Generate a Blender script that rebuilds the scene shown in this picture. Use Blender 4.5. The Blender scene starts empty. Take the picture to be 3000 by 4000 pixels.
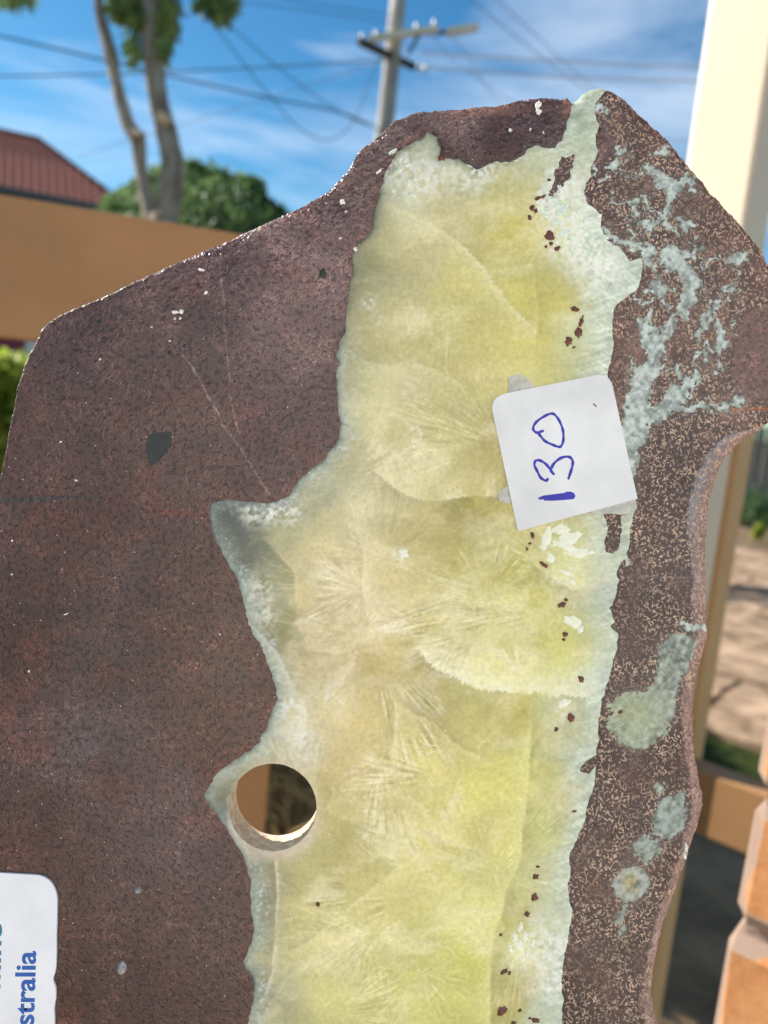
import bpy, bmesh, math, random
import numpy as np
from mathutils import Matrix, Vector
random.seed(7); rng = np.random.default_rng(7)
R = math.radians
scene = bpy.context.scene
col = scene.collection
# ------------------------------------------------------------------ camera
EYE = Vector((0, 0, 1.5)); PITCH = R(-8.0); ROLL = R(5.5); FPX = 3000.0
fwd = Vector((0, math.cos(PITCH), math.sin(PITCH)))
r0 = Vector((1, 0, 0)); u0 = r0.cross(fwd)
rc = math.cos(ROLL) * r0 + math.sin(ROLL) * u0
uc = -math.sin(ROLL) * r0 + math.cos(ROLL) * u0
CAM = Matrix(((rc.x, uc.x, -fwd.x, EYE.x), (rc.y, uc.y, -fwd.y, EYE.y), (rc.z, uc.z, -fwd.z, EYE.z), (0, 0, 0, 1)))
cd = bpy.data.cameras.new('camera'); cam = bpy.data.objects.new('camera', cd); col.objects.link(cam)
cam.matrix_world = CAM
cd.sensor_fit = 'VERTICAL'; cd.sensor_height = 36.0; cd.sensor_width = 27.0; cd.lens = 27.0
cd.clip_start = 0.01; cd.clip_end = 3000
cd.dof.use_dof = True; cd.dof.focus_distance = 0.2; cd.dof.aperture_fstop = 12.0
scene.camera = cam
# ------------------------------------------------------------------ light
SUN_AZ = R(-68); SUN_EL = R(34)                       # azimuth from +Y, negative to the left
world = bpy.data.worlds.new('World'); scene.world = world; world.use_nodes = True
nt = world.node_tree; nt.nodes.clear()
def N(nt, typ, **kw):
    n = nt.nodes.new(typ)
    for k, v in kw.items():
        if k == 'ins':
            for i, val in v.items(): n.inputs[i].default_value = val
        else: setattr(n, k, v)
    return n
sky = N(nt, 'ShaderNodeTexSky', sky_type='NISHITA', sun_disc=False, sun_elevation=SUN_EL, sun_rotation=SUN_AZ,
        air_density=1.0, dust_density=0.3, ozone_density=3.0)
hs = N(nt, 'ShaderNodeHueSaturation', ins={'Saturation': 1.25, 'Value': 1.0})
tc = N(nt, 'ShaderNodeTexCoord')
mp = N(nt, 'ShaderNodeMapping', ins={'Scale': (1.3, 1.3, 7.0), 'Rotation': (R(6), R(-8), R(20))})
n1 = N(nt, 'ShaderNodeTexNoise', ins={'Scale': 1.6, 'Detail': 7.0, 'Roughness': 0.56, 'Distortion': 0.5})
cr = N(nt, 'ShaderNodeValToRGB'); cr.color_ramp.elements[0].position = 0.44; cr.color_ramp.elements[1].position = 0.98
mx = N(nt, 'ShaderNodeMix', data_type='RGBA'); mx.inputs['B'].default_value = (8.5, 9.4, 10.6, 1)
bg = N(nt, 'ShaderNodeBackground', ins={'Strength': 0.068})
wo = N(nt, 'ShaderNodeOutputWorld')
L = nt.links.new
L(sky.outputs[0], hs.inputs['Color']); L(tc.outputs['Generated'], mp.inputs['Vector']); L(mp.outputs[0], n1.inputs['Vector'])
L(n1.outputs['Fac'], cr.inputs[0]); L(cr.outputs[0], mx.inputs['Factor']); tn = N(nt, 'ShaderNodeMix', data_type='RGBA', blend_type='MULTIPLY', ins={'Factor': 1.0}); tn.inputs['B'].default_value = (0.80, 1.12, 1.08, 1); L(hs.outputs[0], tn.inputs['A']); L(tn.outputs['Result'], mx.inputs['A'])
L(mx.outputs['Result'], bg.inputs['Color']); L(bg.outputs[0], wo.inputs[0])
sd = bpy.data.lights.new('sun', 'SUN'); sd.energy = 5.0; sd.angle = R(0.53); sd.color = (1.0, 0.96, 0.90)
sun = bpy.data.objects.new('sun', sd); col.objects.link(sun)
SUNV = Vector((math.sin(SUN_AZ) * math.cos(SUN_EL), math.cos(SUN_AZ) * math.cos(SUN_EL), math.sin(SUN_EL)))
sun.rotation_euler = SUNV.to_track_quat('Z', 'Y').to_euler(); sun.location = (-3, 2, 6)
vs = scene.view_settings; vs.view_transform = 'Standard'; vs.look = 'None'; vs.gamma = 1.0; vs.exposure = 0.93; vs.use_curve_mapping = False
scene.render.engine = 'CYCLES'
scene.cycles.max_bounces = 7; scene.cycles.transmission_bounces = 8; scene.cycles.diffuse_bounces = 5
# ------------------------------------------------------------------ helpers
def P(px, py, D):
    """world point seen at photo pixel (px,py) at depth D along the view axis"""
    return EYE + D * (fwd + rc * ((px - 1500) / FPX) - uc * ((py - 2000) / FPX))
def G(px, py, z=0.0):
    d = fwd + rc * ((px - 1500) / FPX) - uc * ((py - 2000) / FPX)
    return EYE + d * ((z - EYE.z) / d.z)
def lin(c):
    c = np.asarray(c, float) / 255.0
    return np.where(c <= 0.04045, c / 12.92, ((c + 0.055) / 1.055) ** 2.4)
def L4(c, k=1.0): return tuple(float(v) * k for v in lin(c)) + (1.0,)
def tag(o, label=None, cat=None, group=None, kind=None):
    if label: o['label'] = label
    if cat: o['category'] = cat
    if group: o['group'] = group
    if kind: o['kind'] = kind
    return o
def empty(name, loc=(0, 0, 0), rz=0.0):
    o = bpy.data.objects.new(name, None); col.objects.link(o); o.empty_display_size = 0.05
    o.location = loc; o.rotation_euler = (0, 0, rz); return o
def link(name, me, parent=None, mat=None, world=True):
    """link mesh data as an object; vertices are in the parent's local space when world is False"""
    if mat is not None and not me.materials: me.materials.append(mat)
    o = bpy.data.objects.new(name, me); col.objects.link(o)
    if parent is not None:
        o.parent = parent
        if world:
            bpy.context.view_layer.update(); o.matrix_parent_inverse = parent.matrix_world.inverted()
    return o
def pymesh(name, V, F, smooth=False):
    me = bpy.data.meshes.new(name); me.from_pydata([tuple(v) for v in V], [], F); me.update()
    if smooth: me.polygons.foreach_set('use_smooth', [True] * len(me.polygons))
    return me
class MB:
    def __init__(s): s.V = []; s.F = []
    def box(s, c, ax, half):
        c = Vector(c); b = len(s.V)
        for i in (-1, 1):
            for j in (-1, 1):
                for k in (-1, 1): s.V.append(c + ax[0] * (i * half[0]) + ax[1] * (j * half[1]) + ax[2] * (k * half[2]))
        for f in ((0, 1, 3, 2), (4, 6, 7, 5), (0, 4, 5, 1), (2, 3, 7, 6), (0, 2, 6, 4), (1, 5, 7, 3)): s.F.append([b + q for q in f])
        return s
    def tube(s, pts, rad, n=8, wob=0.0):
        pts = [Vector(p) for p in pts]; b = len(s.V)
        if not hasattr(rad, '__len__'): rad = [rad] * len(pts)
        for i, p in enumerate(pts):
            t = (pts[min(i + 1, len(pts) - 1)] - pts[max(i - 1, 0)]).normalized()
            a = t.cross(Vector((0.31, 0.9, 0.2))).normalized(); c = t.cross(a)
            for k in range(n):
                th = 2 * math.pi * k / n; rr = rad[i] * (1 + wob * (random.random() - .5))
                s.V.append(p + a * (rr * math.cos(th)) + c * (rr * math.sin(th)))
        for i in range(len(pts) - 1):
            for k in range(n):
                s.F.append([b + i * n + k, b + i * n + (k + 1) % n, b + (i + 1) * n + (k + 1) % n, b + (i + 1) * n + k])
        s.F.append([b + k for k in range(n)][::-1]); s.F.append([b + (len(pts) - 1) * n + k for k in range(n)])
        return s
    def build(s, name, mat, parent=None, smooth=False, bevel=0.0, world=True):
        me = pymesh(name, s.V, s.F, smooth)
        if bevel:
            bm = bmesh.new(); bm.from_mesh(me)
            bmesh.ops.bevel(bm, geom=bm.edges[:], offset=bevel, segments=2, affect='EDGES', profile=0.6)
            bm.to_mesh(me); bm.free()
        return link(name, me, parent, mat, world)
AXW = (Vector((1, 0, 0)), Vector((0, 1, 0)), Vector((0, 0, 1)))
def interp(pts, n):
    """Catmull-Rom through pts"""
    pts = [Vector(p) for p in pts]; out = []
    for i in range(len(pts) - 1):
        p0, p1, p2, p3 = pts[max(i - 1, 0)], pts[i], pts[i + 1], pts[min(i + 2, len(pts) - 1)]
        for k in range(n):
            t = k / n
            out.append(0.5 * (2 * p1 + (p2 - p0) * t + (2 * p0 - 5 * p1 + 4 * p2 - p3) * t * t + (3 * p1 - p0 - 3 * p2 + p3) * t ** 3))
    out.append(pts[-1]); return out
# ------------------------------------------------------------------ materials
def mat(name):
    m = bpy.data.materials.new(name); m.use_nodes = True
    nt = m.node_tree; b = nt.nodes['Principled BSDF']; return m, nt, b
def simple(name, c1, c2=None, rough=0.7, scale=8.0, detail=6.0, bump=0.0, bscale=None, spec=0.5, stretch=(1, 1, 1), lo=0.35, hi=0.65, trans=0.0):
    m, nt, b = mat(name); L = nt.links.new
    b.inputs['Roughness'].default_value = rough; b.inputs['Specular IOR Level'].default_value = spec
    tc = N(nt, 'ShaderNodeTexCoord'); mp = N(nt, 'ShaderNodeMapping', ins={'Scale': stretch}); L(tc.outputs['Object'], mp.inputs[0])
    nz = N(nt, 'ShaderNodeTexNoise', ins={'Scale': scale, 'Detail': detail, 'Roughness': 0.6}); L(mp.outputs[0], nz.inputs[0])
    rp = N(nt, 'ShaderNodeValToRGB'); e = rp.color_ramp.elements
    e[0].position = lo; e[1].position = hi; e[0].color = L4(c1); e[1].color = L4(c2 or c1); L(nz.outputs['Fac'], rp.inputs[0])
    L(rp.outputs[0], b.inputs['Base Color'])
    if bump:
        n2 = N(nt, 'ShaderNodeTexNoise', ins={'Scale': bscale or scale * 4, 'Detail': 5.0}); L(mp.outputs[0], n2.inputs[0])
        bp = N(nt, 'ShaderNodeBump', ins={'Strength': 1.0, 'Distance': bump}); L(n2.outputs['Fac'], bp.inputs['Height']); L(bp.outputs[0], b.inputs['Normal'])
    if trans:
        tl = N(nt, 'ShaderNodeBsdfTranslucent'); L(rp.outputs[0], tl.inputs[0]); ms = N(nt, 'ShaderNodeMixShader', ins={0: trans})
        L(b.outputs[0], ms.inputs[1]); L(tl.outputs[0], ms.inputs[2]); L(ms.outputs[0], nt.nodes['Material Output'].inputs[0])
    return m
def L4s(c): return L4(c)
M = {}
M['ground'] = simple('dry_earth', (84, 68, 50), (138, 114, 86), 0.95, 3.0, 10, 0.02, 25, 0.2)
M['paver'] = simple('sandstone_paver', (104, 82, 62), (186, 156, 126), 0.9, 5.0, 10, 0.004, 60, 0.2)
M['moss'] = simple('moss', (30, 40, 18), (62, 70, 30), 0.95, 30, 6, 0.01, 90, 0.1)
M['bed_dark'] = simple('dark_bed', (40, 33, 24), (70, 58, 44), 0.95, 25, 8, 0.02, 60, 0.1)  # mottled dark colour for the strip before the fence
M['paint'] = simple('cream_paint', (246, 228, 196), (250, 234, 204), 0.55, 3.0, 5, 0.0004, 260, 0.4)
M['tan'] = simple('tan_paint', (144, 108, 70), (166, 124, 82), 0.6, 4.0, 5, 0.0004, 260, 0.35)
M['batten'] = simple('batten_paint', (216, 172, 116), (224, 182, 128), 0.6, 4.0, 5, 0.0004, 260, 0.35)
M['render'] = simple('cream_render', (222, 221, 220), (232, 231, 230), 0.9, 2.0, 6, 0.002, 60, 0.2)
M['tile'] = simple('terracotta_tile', (196, 112, 92), (232, 156, 130), 0.8, 2.6, 8, 0.004, 40, 0.2)
M['ridge'] = simple('ridge_cement', (110, 72, 60), (140, 92, 78), 0.9, 4, 6)
M['gutter'] = simple('grey_gutter', (70, 78, 76), (86, 94, 92), 0.5, 4, 4)
M['bark'] = simple('gum_bark', (120, 104, 88), (178, 164, 146), 0.9, 9.0, 9, 0.02, 30, 0.2, stretch=(1, 1, 0.22))
M['cut'] = simple('cut_wood', (206, 176, 146), (220, 190, 160), 0.9, 12)
M['leaf'] = simple('gum_leaf', (92, 120, 66), (146, 164, 92), 0.5, 4.0, 3, trans=0.3)
M['leaf2'] = simple('bush_leaf', (76, 106, 60), (136, 160, 100), 0.5, 4.0, 3, trans=0.4)
M['leaf3'] = simple('hedge_leaf', (96, 134, 40), (206, 206, 90), 0.4, 9.0, 3, trans=0.55)
M['core_dark'] = simple('bush_inside', (24, 34, 20), (34, 46, 26), 0.9, 5)  # solid fill; the shade inside the foliage is put into its colour
M['concrete'] = simple('weathered_pole', (150, 142, 132), (182, 174, 164), 0.9, 6.0, 8, 0.004, 30, 0.2, stretch=(1, 1, .2))
M['arm'] = simple('crossarm_timber', (216, 206, 182), (236, 228, 206), 0.9, 5, 6, stretch=(.3, 1, 1))
M['arm_shaded'] = simple('shaded_crossarm', (52, 52, 48), (80, 76, 68), 0.9, 5, 6)  # dark copy of the crossarm colour, its shade painted in
M['wire'] = simple('black_cable', (38, 44, 52), (50, 58, 66), 0.6, 5)
M['wire_lit'] = simple('sunlit_cable', (176, 170, 178), (196, 190, 196), 0.45, 5)  # pale copy of the cable colour, sunlight painted in
M['paling'] = simple('weathered_paling', (104, 100, 92), (150, 144, 132), 0.95, 12.0, 8, 0.003, 40, 0.1, stretch=(1, 1, .1))
M['maroon'] = simple('maroon_steel', (104, 26, 48), (112, 30, 54), 0.5, 4)
M['cap'] = simple('pale_cap', (190, 196, 184), (204, 208, 198), 0.5, 4)
M['straw'] = simple('dry_straw', (128, 104, 66), (176, 146, 98), 0.9, 30)
M['wood'] = simple('stand_timber', (120, 84, 52), (150, 108, 70), 0.7, 6, 8, stretch=(1, .15, 1))
M['porcelain'] = simple('insulator', (120, 120, 116), (146, 145, 140), 0.3, 5)

# rock and crystal: colour comes from the attributes the mesh carries (the stone's own pattern, plus painted sheen), grain from noise
def attr(nt, name): return N(nt, 'ShaderNodeAttribute', attribute_name=name, attribute_type='GEOMETRY')
def math_n(nt, op, a=None, b=None, clamp=False):
    n = N(nt, 'ShaderNodeMath', operation=op, use_clamp=clamp)
    for i, v in enumerate((a, b)):
        if v is None: continue
        if isinstance(v, (int, float)): n.inputs[i].default_value = v
        else: nt.links.new(v, n.inputs[i])
    return n.outputs[0]
def maprange(nt, v, a, b, c=0.0, d=1.0):
    n = N(nt, 'ShaderNodeMapRange', clamp=True, ins={'From Min': a, 'From Max': b, 'To Min': c, 'To Max': d}); nt.links.new(v, n.inputs['Value']); return n.outputs[0]
def mixc(nt, f, a, b, typ='MIX'):
    n = N(nt, 'ShaderNodeMix', data_type='RGBA', blend_type=typ)
    for s, v in (('Factor', f), ('A', a), ('B', b)):
        if isinstance(v, (int, float, tuple)): n.inputs[s].default_value = v
        else: nt.links.new(v, n.inputs[s])
    return n.outputs['Result']
def rock_material():
    m, nt, b = mat('brown_rock'); L = nt.links.new
    tc = N(nt, 'ShaderNodeTexCoord'); V = tc.outputs['Object']
    c = attr(nt, 'col').outputs['Color']; fl = attr(nt, 'fleck').outputs['Fac']; rm = attr(nt, 'rim').outputs['Fac']
    def noise(scale, det=2.0, rough=0.5, dist=0.0):
        n = N(nt, 'ShaderNodeTexNoise', ins={'Scale': scale, 'Detail': det, 'Roughness': rough, 'Distortion': dist}); L(V, n.inputs['Vector']); return n.outputs['Fac']
    g = noise(560, 2.5, 0.55, 0.9)
    ridge = math_n(nt, 'ABSOLUTE', math_n(nt, 'SUBTRACT', g, 0.5))
    worm = math_n(nt, 'MULTIPLY', maprange(nt, ridge, 0.010, 0.055, 1.0, 0.0), maprange(nt, noise(120, 4.0), 0.36, 0.66, 0.25, 1.15))                 # thin pale wormy crystals
    pit = maprange(nt, noise(720, 2.0, 0.5), 0.40, 0.47, 1.0, 0.0)    # dark grains
    rust = maprange(nt, noise(220, 3.0), 0.45, 0.7)
    big = maprange(nt, noise(60, 4.0), 0.3, 0.7, 0.86, 1.14)
    base = mixc(nt, 1.0, c, big, 'MULTIPLY')
    dark = mixc(nt, 1.0, base, (0.42, 0.39, 0.38, 1), 'MULTIPLY')
    lite = mixc(nt, 1.0, base, (2.35, 2.25, 2.15, 1), 'MULTIPLY')
    x = mixc(nt, math_n(nt, 'MULTIPLY', pit, 1.0), mixc(nt, 0.3, base, dark), dark)
    x = mixc(nt, math_n(nt, 'MULTIPLY', worm, 0.72), x, lite)
    x = mixc(nt, math_n(nt, 'MULTIPLY', rust, 0.18), x, mixc(nt, 1.0, base, (1.5, 0.95, 0.75, 1), 'MULTIPLY'))
    # copper coloured rods of the right-hand rock
    rod = None
    for ang, off in ((20, 0.0), (75, 3.1), (128, 6.7), (165, 9.4)):
        ma = N(nt, 'ShaderNodeMapping', ins={'Rotation': (0, 0, R(ang)), 'Location': (off, off, 0)}); mb_ = N(nt, 'ShaderNodeMapping', ins={'Scale': (2100, 680, 1400)})
        L(V, ma.inputs[0]); L(ma.outputs[0], mb_.inputs[0]); nz = N(nt, 'ShaderNodeTexNoise', ins={'Scale': 1.0, 'Detail': 0.0}); L(mb_.outputs[0], nz.inputs['Vector'])
        dsh = maprange(nt, nz.outputs['Fac'], 0.665, 0.73); rod = dsh if rod is None else math_n(nt, 'MAXIMUM', rod, dsh)
    vor = N(nt, 'ShaderNodeTexVoronoi', feature='F1', ins={'Scale': 620.0}); L(V, vor.inputs['Vector'])
    dot = maprange(nt, vor.outputs['Distance'], 0.16, 0.26, 1.0, 0.0)
    sel = N(nt, 'ShaderNodeSeparateColor'); L(vor.outputs['Color'], sel.inputs[0])
    dotm = math_n(nt, 'MULTIPLY', dot, maprange(nt, sel.outputs[0], 0.80, 0.86))
    rods = math_n(nt, 'MULTIPLY', math_n(nt, 'MULTIPLY', math_n(nt, 'MAXIMUM', rod, math_n(nt, 'MULTIPLY', dotm, 0.6)), fl), maprange(nt, noise(160, 3.0), 0.32, 0.62, 0.35, 1.1))
    x = mixc(nt, math_n(nt, 'MULTIPLY', rods, 0.78), mixc(nt, math_n(nt, 'MULTIPLY', fl, 0.8), x, mixc(nt, 1.0, base, (0.62, 0.54, 0.5, 1), 'MULTIPLY')), L4((206, 172, 144)))
    # tiny pale grains all over
    v2 = N(nt, 'ShaderNodeTexVoronoi', feature='F1', ins={'Scale': 900.0}); L(V, v2.inputs['Vector'])
    s2 = N(nt, 'ShaderNodeSeparateColor'); L(v2.outputs['Color'], s2.inputs[0])
    gr = math_n(nt, 'MULTIPLY', maprange(nt, v2.outputs['Distance'], 0.12, 0.2, 1.0, 0.0), maprange(nt, s2.outputs[1], 0.94, 0.97))
    x = mixc(nt, math_n(nt, 'MULTIPLY', gr, 0.75), x, L4((205, 190, 178)))
    L(x, b.inputs['Base Color'])
    ro = math_n(nt, 'ADD', maprange(nt, noise(45, 4.0), 0.35, 0.65, 0.22, 0.46), math_n(nt, 'MULTIPLY', rm, 0.4), True)
    L(ro, b.inputs['Roughness']); b.inputs['Specular IOR Level'].default_value = 0.5
    h = math_n(nt, 'ADD', math_n(nt, 'ADD', math_n(nt, 'MULTIPLY', worm, 0.5), math_n(nt, 'MULTIPLY', pit, -0.6)), math_n(nt, 'MULTIPLY', math_n(nt, 'MULTIPLY', noise(500, 4.0), rm), 6.0))
    bp = N(nt, 'ShaderNodeBump', ins={'Strength': 0.8, 'Distance': 0.00012}); L(h, bp.inputs['Height']); L(bp.outputs[0], b.inputs['Normal'])
    return m
def crystal_material():
    m, nt, b = mat('yellow_crystal'); L = nt.links.new
    tc = N(nt, 'ShaderNodeTexCoord'); V = tc.outputs['Object']
    c = attr(nt, 'col').outputs['Color']; tr = attr(nt, 'tr').outputs['Fac']
    def noise(scale, det=3.0, rough=0.6):
        n = N(nt, 'ShaderNodeTexNoise', ins={'Scale': scale, 'Detail': det, 'Roughness': rough}); L(V, n.inputs['Vector']); return n.outputs['Fac']
    f = maprange(nt, noise(800, 4.0), 0.3, 0.7, 0.87, 1.13)
    x = mixc(nt, 1.0, c, f, 'MULTIPLY')
    vor = N(nt, 'ShaderNodeTexVoronoi', feature='F1', ins={'Scale': 520.0}); L(V, vor.inputs['Vector'])
    s2 = N(nt, 'ShaderNodeSeparateColor'); L(vor.outputs['Color'], s2.inputs[0])
    gr = math_n(nt, 'MULTIPLY', maprange(nt, vor.outputs['Distance'], 0.10, 0.2, 1.0, 0.0), maprange(nt, s2.outputs[1], 0.95, 0.97))
    x = mixc(nt, math_n(nt, 'MULTIPLY', gr, 0.5), x, L4((240, 236, 214)))
    L(x, b.inputs['Base Color']); b.inputs['Roughness'].default_value = 0.3; b.inputs['Specular IOR Level'].default_value = 0.4
    bp = N(nt, 'ShaderNodeBump', ins={'Strength': 0.12, 'Distance': 0.00005}); L(noise(420, 4.0), bp.inputs['Height']); L(bp.outputs[0], b.inputs['Normal'])
    tl = N(nt, 'ShaderNodeBsdfTranslucent')
    gm = N(nt, 'ShaderNodeGamma', ins={'Gamma': 0.65}); L(x, gm.inputs[0]); L(gm.outputs[0], tl.inputs['Color'])
    ms = N(nt, 'ShaderNodeMixShader'); L(tr, ms.inputs[0]); L(b.outputs[0], ms.inputs[1]); L(tl.outputs[0], ms.inputs[2])
    L(ms.outputs[0], nt.nodes['Material Output'].inputs[0])
    return m
M['rock'] = rock_material(); M['crystal'] = crystal_material()
def brick_material():
    m, nt, b = mat('orange_brick'); L = nt.links.new
    tc = N(nt, 'ShaderNodeTexCoord'); oi = N(nt, 'ShaderNodeObjectInfo')
    nz = N(nt, 'ShaderNodeTexNoise', ins={'Scale': 40.0, 'Detail': 8.0, 'Roughness': 0.65}); L(tc.outputs['Object'], nz.inputs[0])
    rp = N(nt, 'ShaderNodeValToRGB'); e = rp.color_ramp.elements; e[0].position = 0.3; e[1].position = 0.72; e[0].color = L4((166, 108, 66)); e[1].color = L4((200, 146, 98)); L(nz.outputs['Fac'], rp.inputs[0])
    gx = N(nt, 'ShaderNodeSeparateXYZ'); L(tc.outputs['Generated'], gx.inputs[0])
    n2 = N(nt, 'ShaderNodeTexNoise', ins={'Scale': 30.0, 'Detail': 4.0}); L(tc.outputs['Object'], n2.inputs[0])
    ez = math_n(nt, 'SUBTRACT', 0.5, math_n(nt, 'ABSOLUTE', math_n(nt, 'SUBTRACT', gx.outputs[2], 0.5)))
    ex = math_n(nt, 'MULTIPLY', math_n(nt, 'SUBTRACT', 0.5, math_n(nt, 'ABSOLUTE', math_n(nt, 'SUBTRACT', gx.outputs[0], 0.5))), 3.0)
    d = math_n(nt, 'ADD', math_n(nt, 'MINIMUM', ez, ex), math_n(nt, 'MULTIPLY', math_n(nt, 'SUBTRACT', n2.outputs['Fac'], 0.5), 0.35))
    sm = maprange(nt, d, 0.08, 0.12, 1.0, 0.0)
    x = mixc(nt, sm, rp.outputs[0], L4((146, 124, 108))); L(x, b.inputs['Base Color'])
    b.inputs['Roughness'].default_value = 0.9; b.inputs['Specular IOR Level'].default_value = 0.2
    bp = N(nt, 'ShaderNodeBump', ins={'Strength': 0.7, 'Distance': 0.002}); L(nz.outputs['Fac'], bp.inputs['Height']); L(bp.outputs[0], b.inputs['Normal'])
    return m
M['brick'] = brick_material()
M['mortar'] = simple('mortar', (126, 106, 94), (150, 130, 116), 0.95, 60, 8, 0.002, 200, 0.1)
M['card'] = simple('white_card', (212, 211, 210), (230, 229, 228), 0.6, 45, 4, 0.00003, 900, 0.3)
M['card2'] = simple('textured_card', (220, 221, 224), (230, 231, 234), 0.7, 60, 4, 0.0001, 500, 0.3)
M['ink'] = simple('blue_ink', (34, 36, 150), (48, 44, 176), 0.45, 400, 3, 0, None, 0.4)
M['print'] = simple('blue_print', (32, 84, 160), (40, 98, 176), 0.6, 200)
M['print2'] = simple('teal_print', (32, 108, 140), (40, 124, 150), 0.6, 200)
M['speck'] = simple('brown_tick', (70, 60, 52), (84, 72, 60), 0.7, 200)
M['tape'] = simple('cloudy_tape', (196, 196, 182), (224, 222, 212), 0.3, 500, 5, 0.00008, 900, 0.5, trans=0.35)
M['rust'] = simple('rusty_inclusion', (62, 34, 22), (124, 62, 36), 0.5, 700, 4, 0.00004, 900)
M['black_inc'] = simple('dark_inclusion', (20, 22, 19), (38, 40, 35), 0.4, 500, 4)
M['chip'] = simple('white_chip', (222, 216, 204), (240, 236, 226), 0.6, 700, 4, 0.00005, 900)
M['crystal_white'] = simple('white_crystal', (240, 240, 216), (252, 252, 240), 0.5, 500, 5, 0.0001, 700, trans=0.25)
M['crystal_mint'] = simple('mint_white_crystal', (214, 226, 208), (240, 246, 232), 0.5, 600, 5, 0.0001, 700, trans=0.2)
M['glue'] = simple('glue_drop', (120, 120, 122), (160, 160, 162), 0.12, 400, 3)
M['hole'] = simple('ground_hole_wall', (186, 162, 130), (228, 216, 194), 0.85, 500, 6, 0.0002, 900, trans=0.25)

# ================================================================== THE SETTING
A_DIR = Vector((-0.755, 0.656, 0)); B_DIR = Vector((0.656, 0.755, 0)); Z = Vector((0, 0, 1))
me = pymesh('ground', [(-400, -60, 0), (400, -60, 0), (400, 700, 0), (-400, 700, 0)], [[0, 1, 2, 3]])
tag(link('ground', me, None, M['ground']), kind='structure')
# paved yard: slabs laid along the house axes, moss in the joints
orig = G(2900, 2690)
bed = MB(); bed.box(orig + Vector((0, 0, 0.008)) + A_DIR * 0.2 + B_DIR * 2.2, (A_DIR, B_DIR, Z), (3.6, 3.9, 0.012))
paving = tag(bed.build('paved_yard', M['moss']), kind='structure')
pv = []
for v in range(4):
    bm = bmesh.new(); bmesh.ops.create_cube(bm, size=1.0)
    bmesh.ops.scale(bm, verts=bm.verts, vec=(0.97, 0.93, 0.05))
    bmesh.ops.subdivide_edges(bm, edges=[e for e in bm.edges if abs((e.verts[0].co - e.verts[1].co).z) < 0.01], cuts=2)
    for vv in bm.verts: vv.co += Vector((random.uniform(-.02, .02), random.uniform(-.02, .02), random.uniform(-.004, .004)))
    m_ = bpy.data.meshes.new('paver'); bm.to_mesh(m_); bm.free(); m_.materials.append(M['paver']); pv.append(m_)
rzA = math.atan2(A_DIR.y, A_DIR.x)
for i in range(-3, 4):
    for j in range(-1, 6):
        o = bpy.data.objects.new('paver', pv[(i * 3 + j * 5) % 4]); col.objects.link(o); o.parent = paving
        p = orig + A_DIR * (i * 1.0 + (0.5 if j % 2 else 0)) + B_DIR * (j * 1.0 + 0.48)
        o.location = (p.x, p.y, 0.030); o.rotation_euler = (random.uniform(-.006, .006), random.uniform(-.006, .006), rzA)
# weeds in the joints
wb = MB()
for i in range(260):
    j = random.randint(0, 5); p = orig + A_DIR * random.uniform(-3.4, 3.4) + B_DIR * (j * 1.0 + random.gauss(0, .03))
    for k in range(5):
        d = Vector((random.gauss(0, .05), random.gauss(0, .05), random.uniform(.02, .07)))
        q = Vector((p.x + random.gauss(0, .04), p.y + random.gauss(0, .04), 0.03)); s_ = d.cross(Z).normalized() * .006
        b = len(wb.V); wb.V += [q - s_, q + s_, q + d]; wb.F.append([b, b + 1, b + 2])
tag(wb.build('weeds', M['leaf2']), 'low green weeds growing in the paving joints', 'weeds', kind='stuff')
# garden bed before the fence
gb = MB(); c = G(2960, 2010); gb.box((c.x, c.y + 1.5, 0.03), AXW, (6, 3.2, 0.05)); tag(gb.build('garden_bed', M['bed_dark']), kind='structure')

# ------------------------------------------------------------------ verandah: post, beams, rail
def chamfer_box(name, base, w, d, h, ax, material, bev, parent=None):
    mb = MB(); mb.box(Vector(base) + ax[0] * 0 + Z * (h / 2), ax, (w / 2, d / 2, h / 2)); return mb.build(name, material, parent, bevel=bev)
e = P(2862, 1200, 1.0); pc = Vector((e.x, e.y, 0)) + A_DIR * 0.045 + B_DIR * 0.047
post = tag(chamfer_box('verandah_post', pc, 0.09, 0.094, 2.75, (A_DIR, B_DIR, Z), M['paint'], 0.006),
           'cream painted square verandah post rising behind the slab, sunlit on one face', 'post')
bc = pc + B_DIR * 0.079 - A_DIR * 0.030
mb = MB(); mb.box(Vector((bc.x, bc.y, 0.78)), (A_DIR, B_DIR, Z), (0.022, 0.031, 0.78)); mb.build('post_batten', M['batten'], post, bevel=.003)
# top rail (wide beam) from off-frame left to the post
t0 = P(-700, 640, 0.715); t1 = P(900, 902, 0.836)
tl_ = P(0, 757, 0.76); dirb = (Vector((pc.x, pc.y, 0)) - Vector((tl_.x, tl_.y, 0))).normalized()
bh = 0.139; nb = Vector((-dirb.y, dirb.x, 0))
pa = tl_ - dirb * 0.55; pb = Vector((pc.x, pc.y, tl_.z)) - dirb * 0.058
ctr = (pa + pb) / 2; L_ = ((pb - pa).xy).length
mb = MB(); mb.box((ctr.x + nb.x * .023, ctr.y + nb.y * .023, tl_.z - bh / 2), (dirb, nb, Z), (L_ / 2, 0.022, bh / 2))
beam = tag(mb.build('balustrade_beam', M['tan'], bevel=0.003), 'wide tan painted balustrade beam crossing behind the slab, its front in shade', 'beam')
# intermediate post seen through the drilled hole
q1 = P(1046, 3150, 0.93); q0 = Vector((q1.x, q1.y, 0)) - dirb * 0.046 + nb * 0.045
zt = tl_.z - bh - 0.001
mb = MB(); mb.box((q0.x, q0.y, zt / 2), (dirb, nb, Z), (0.045, 0.045, zt / 2))
tag(mb.build('balustrade_post', M['tan'], bevel=0.003), 'tan painted balustrade post glimpsed through the drilled hole in the slab', 'post')
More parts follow.
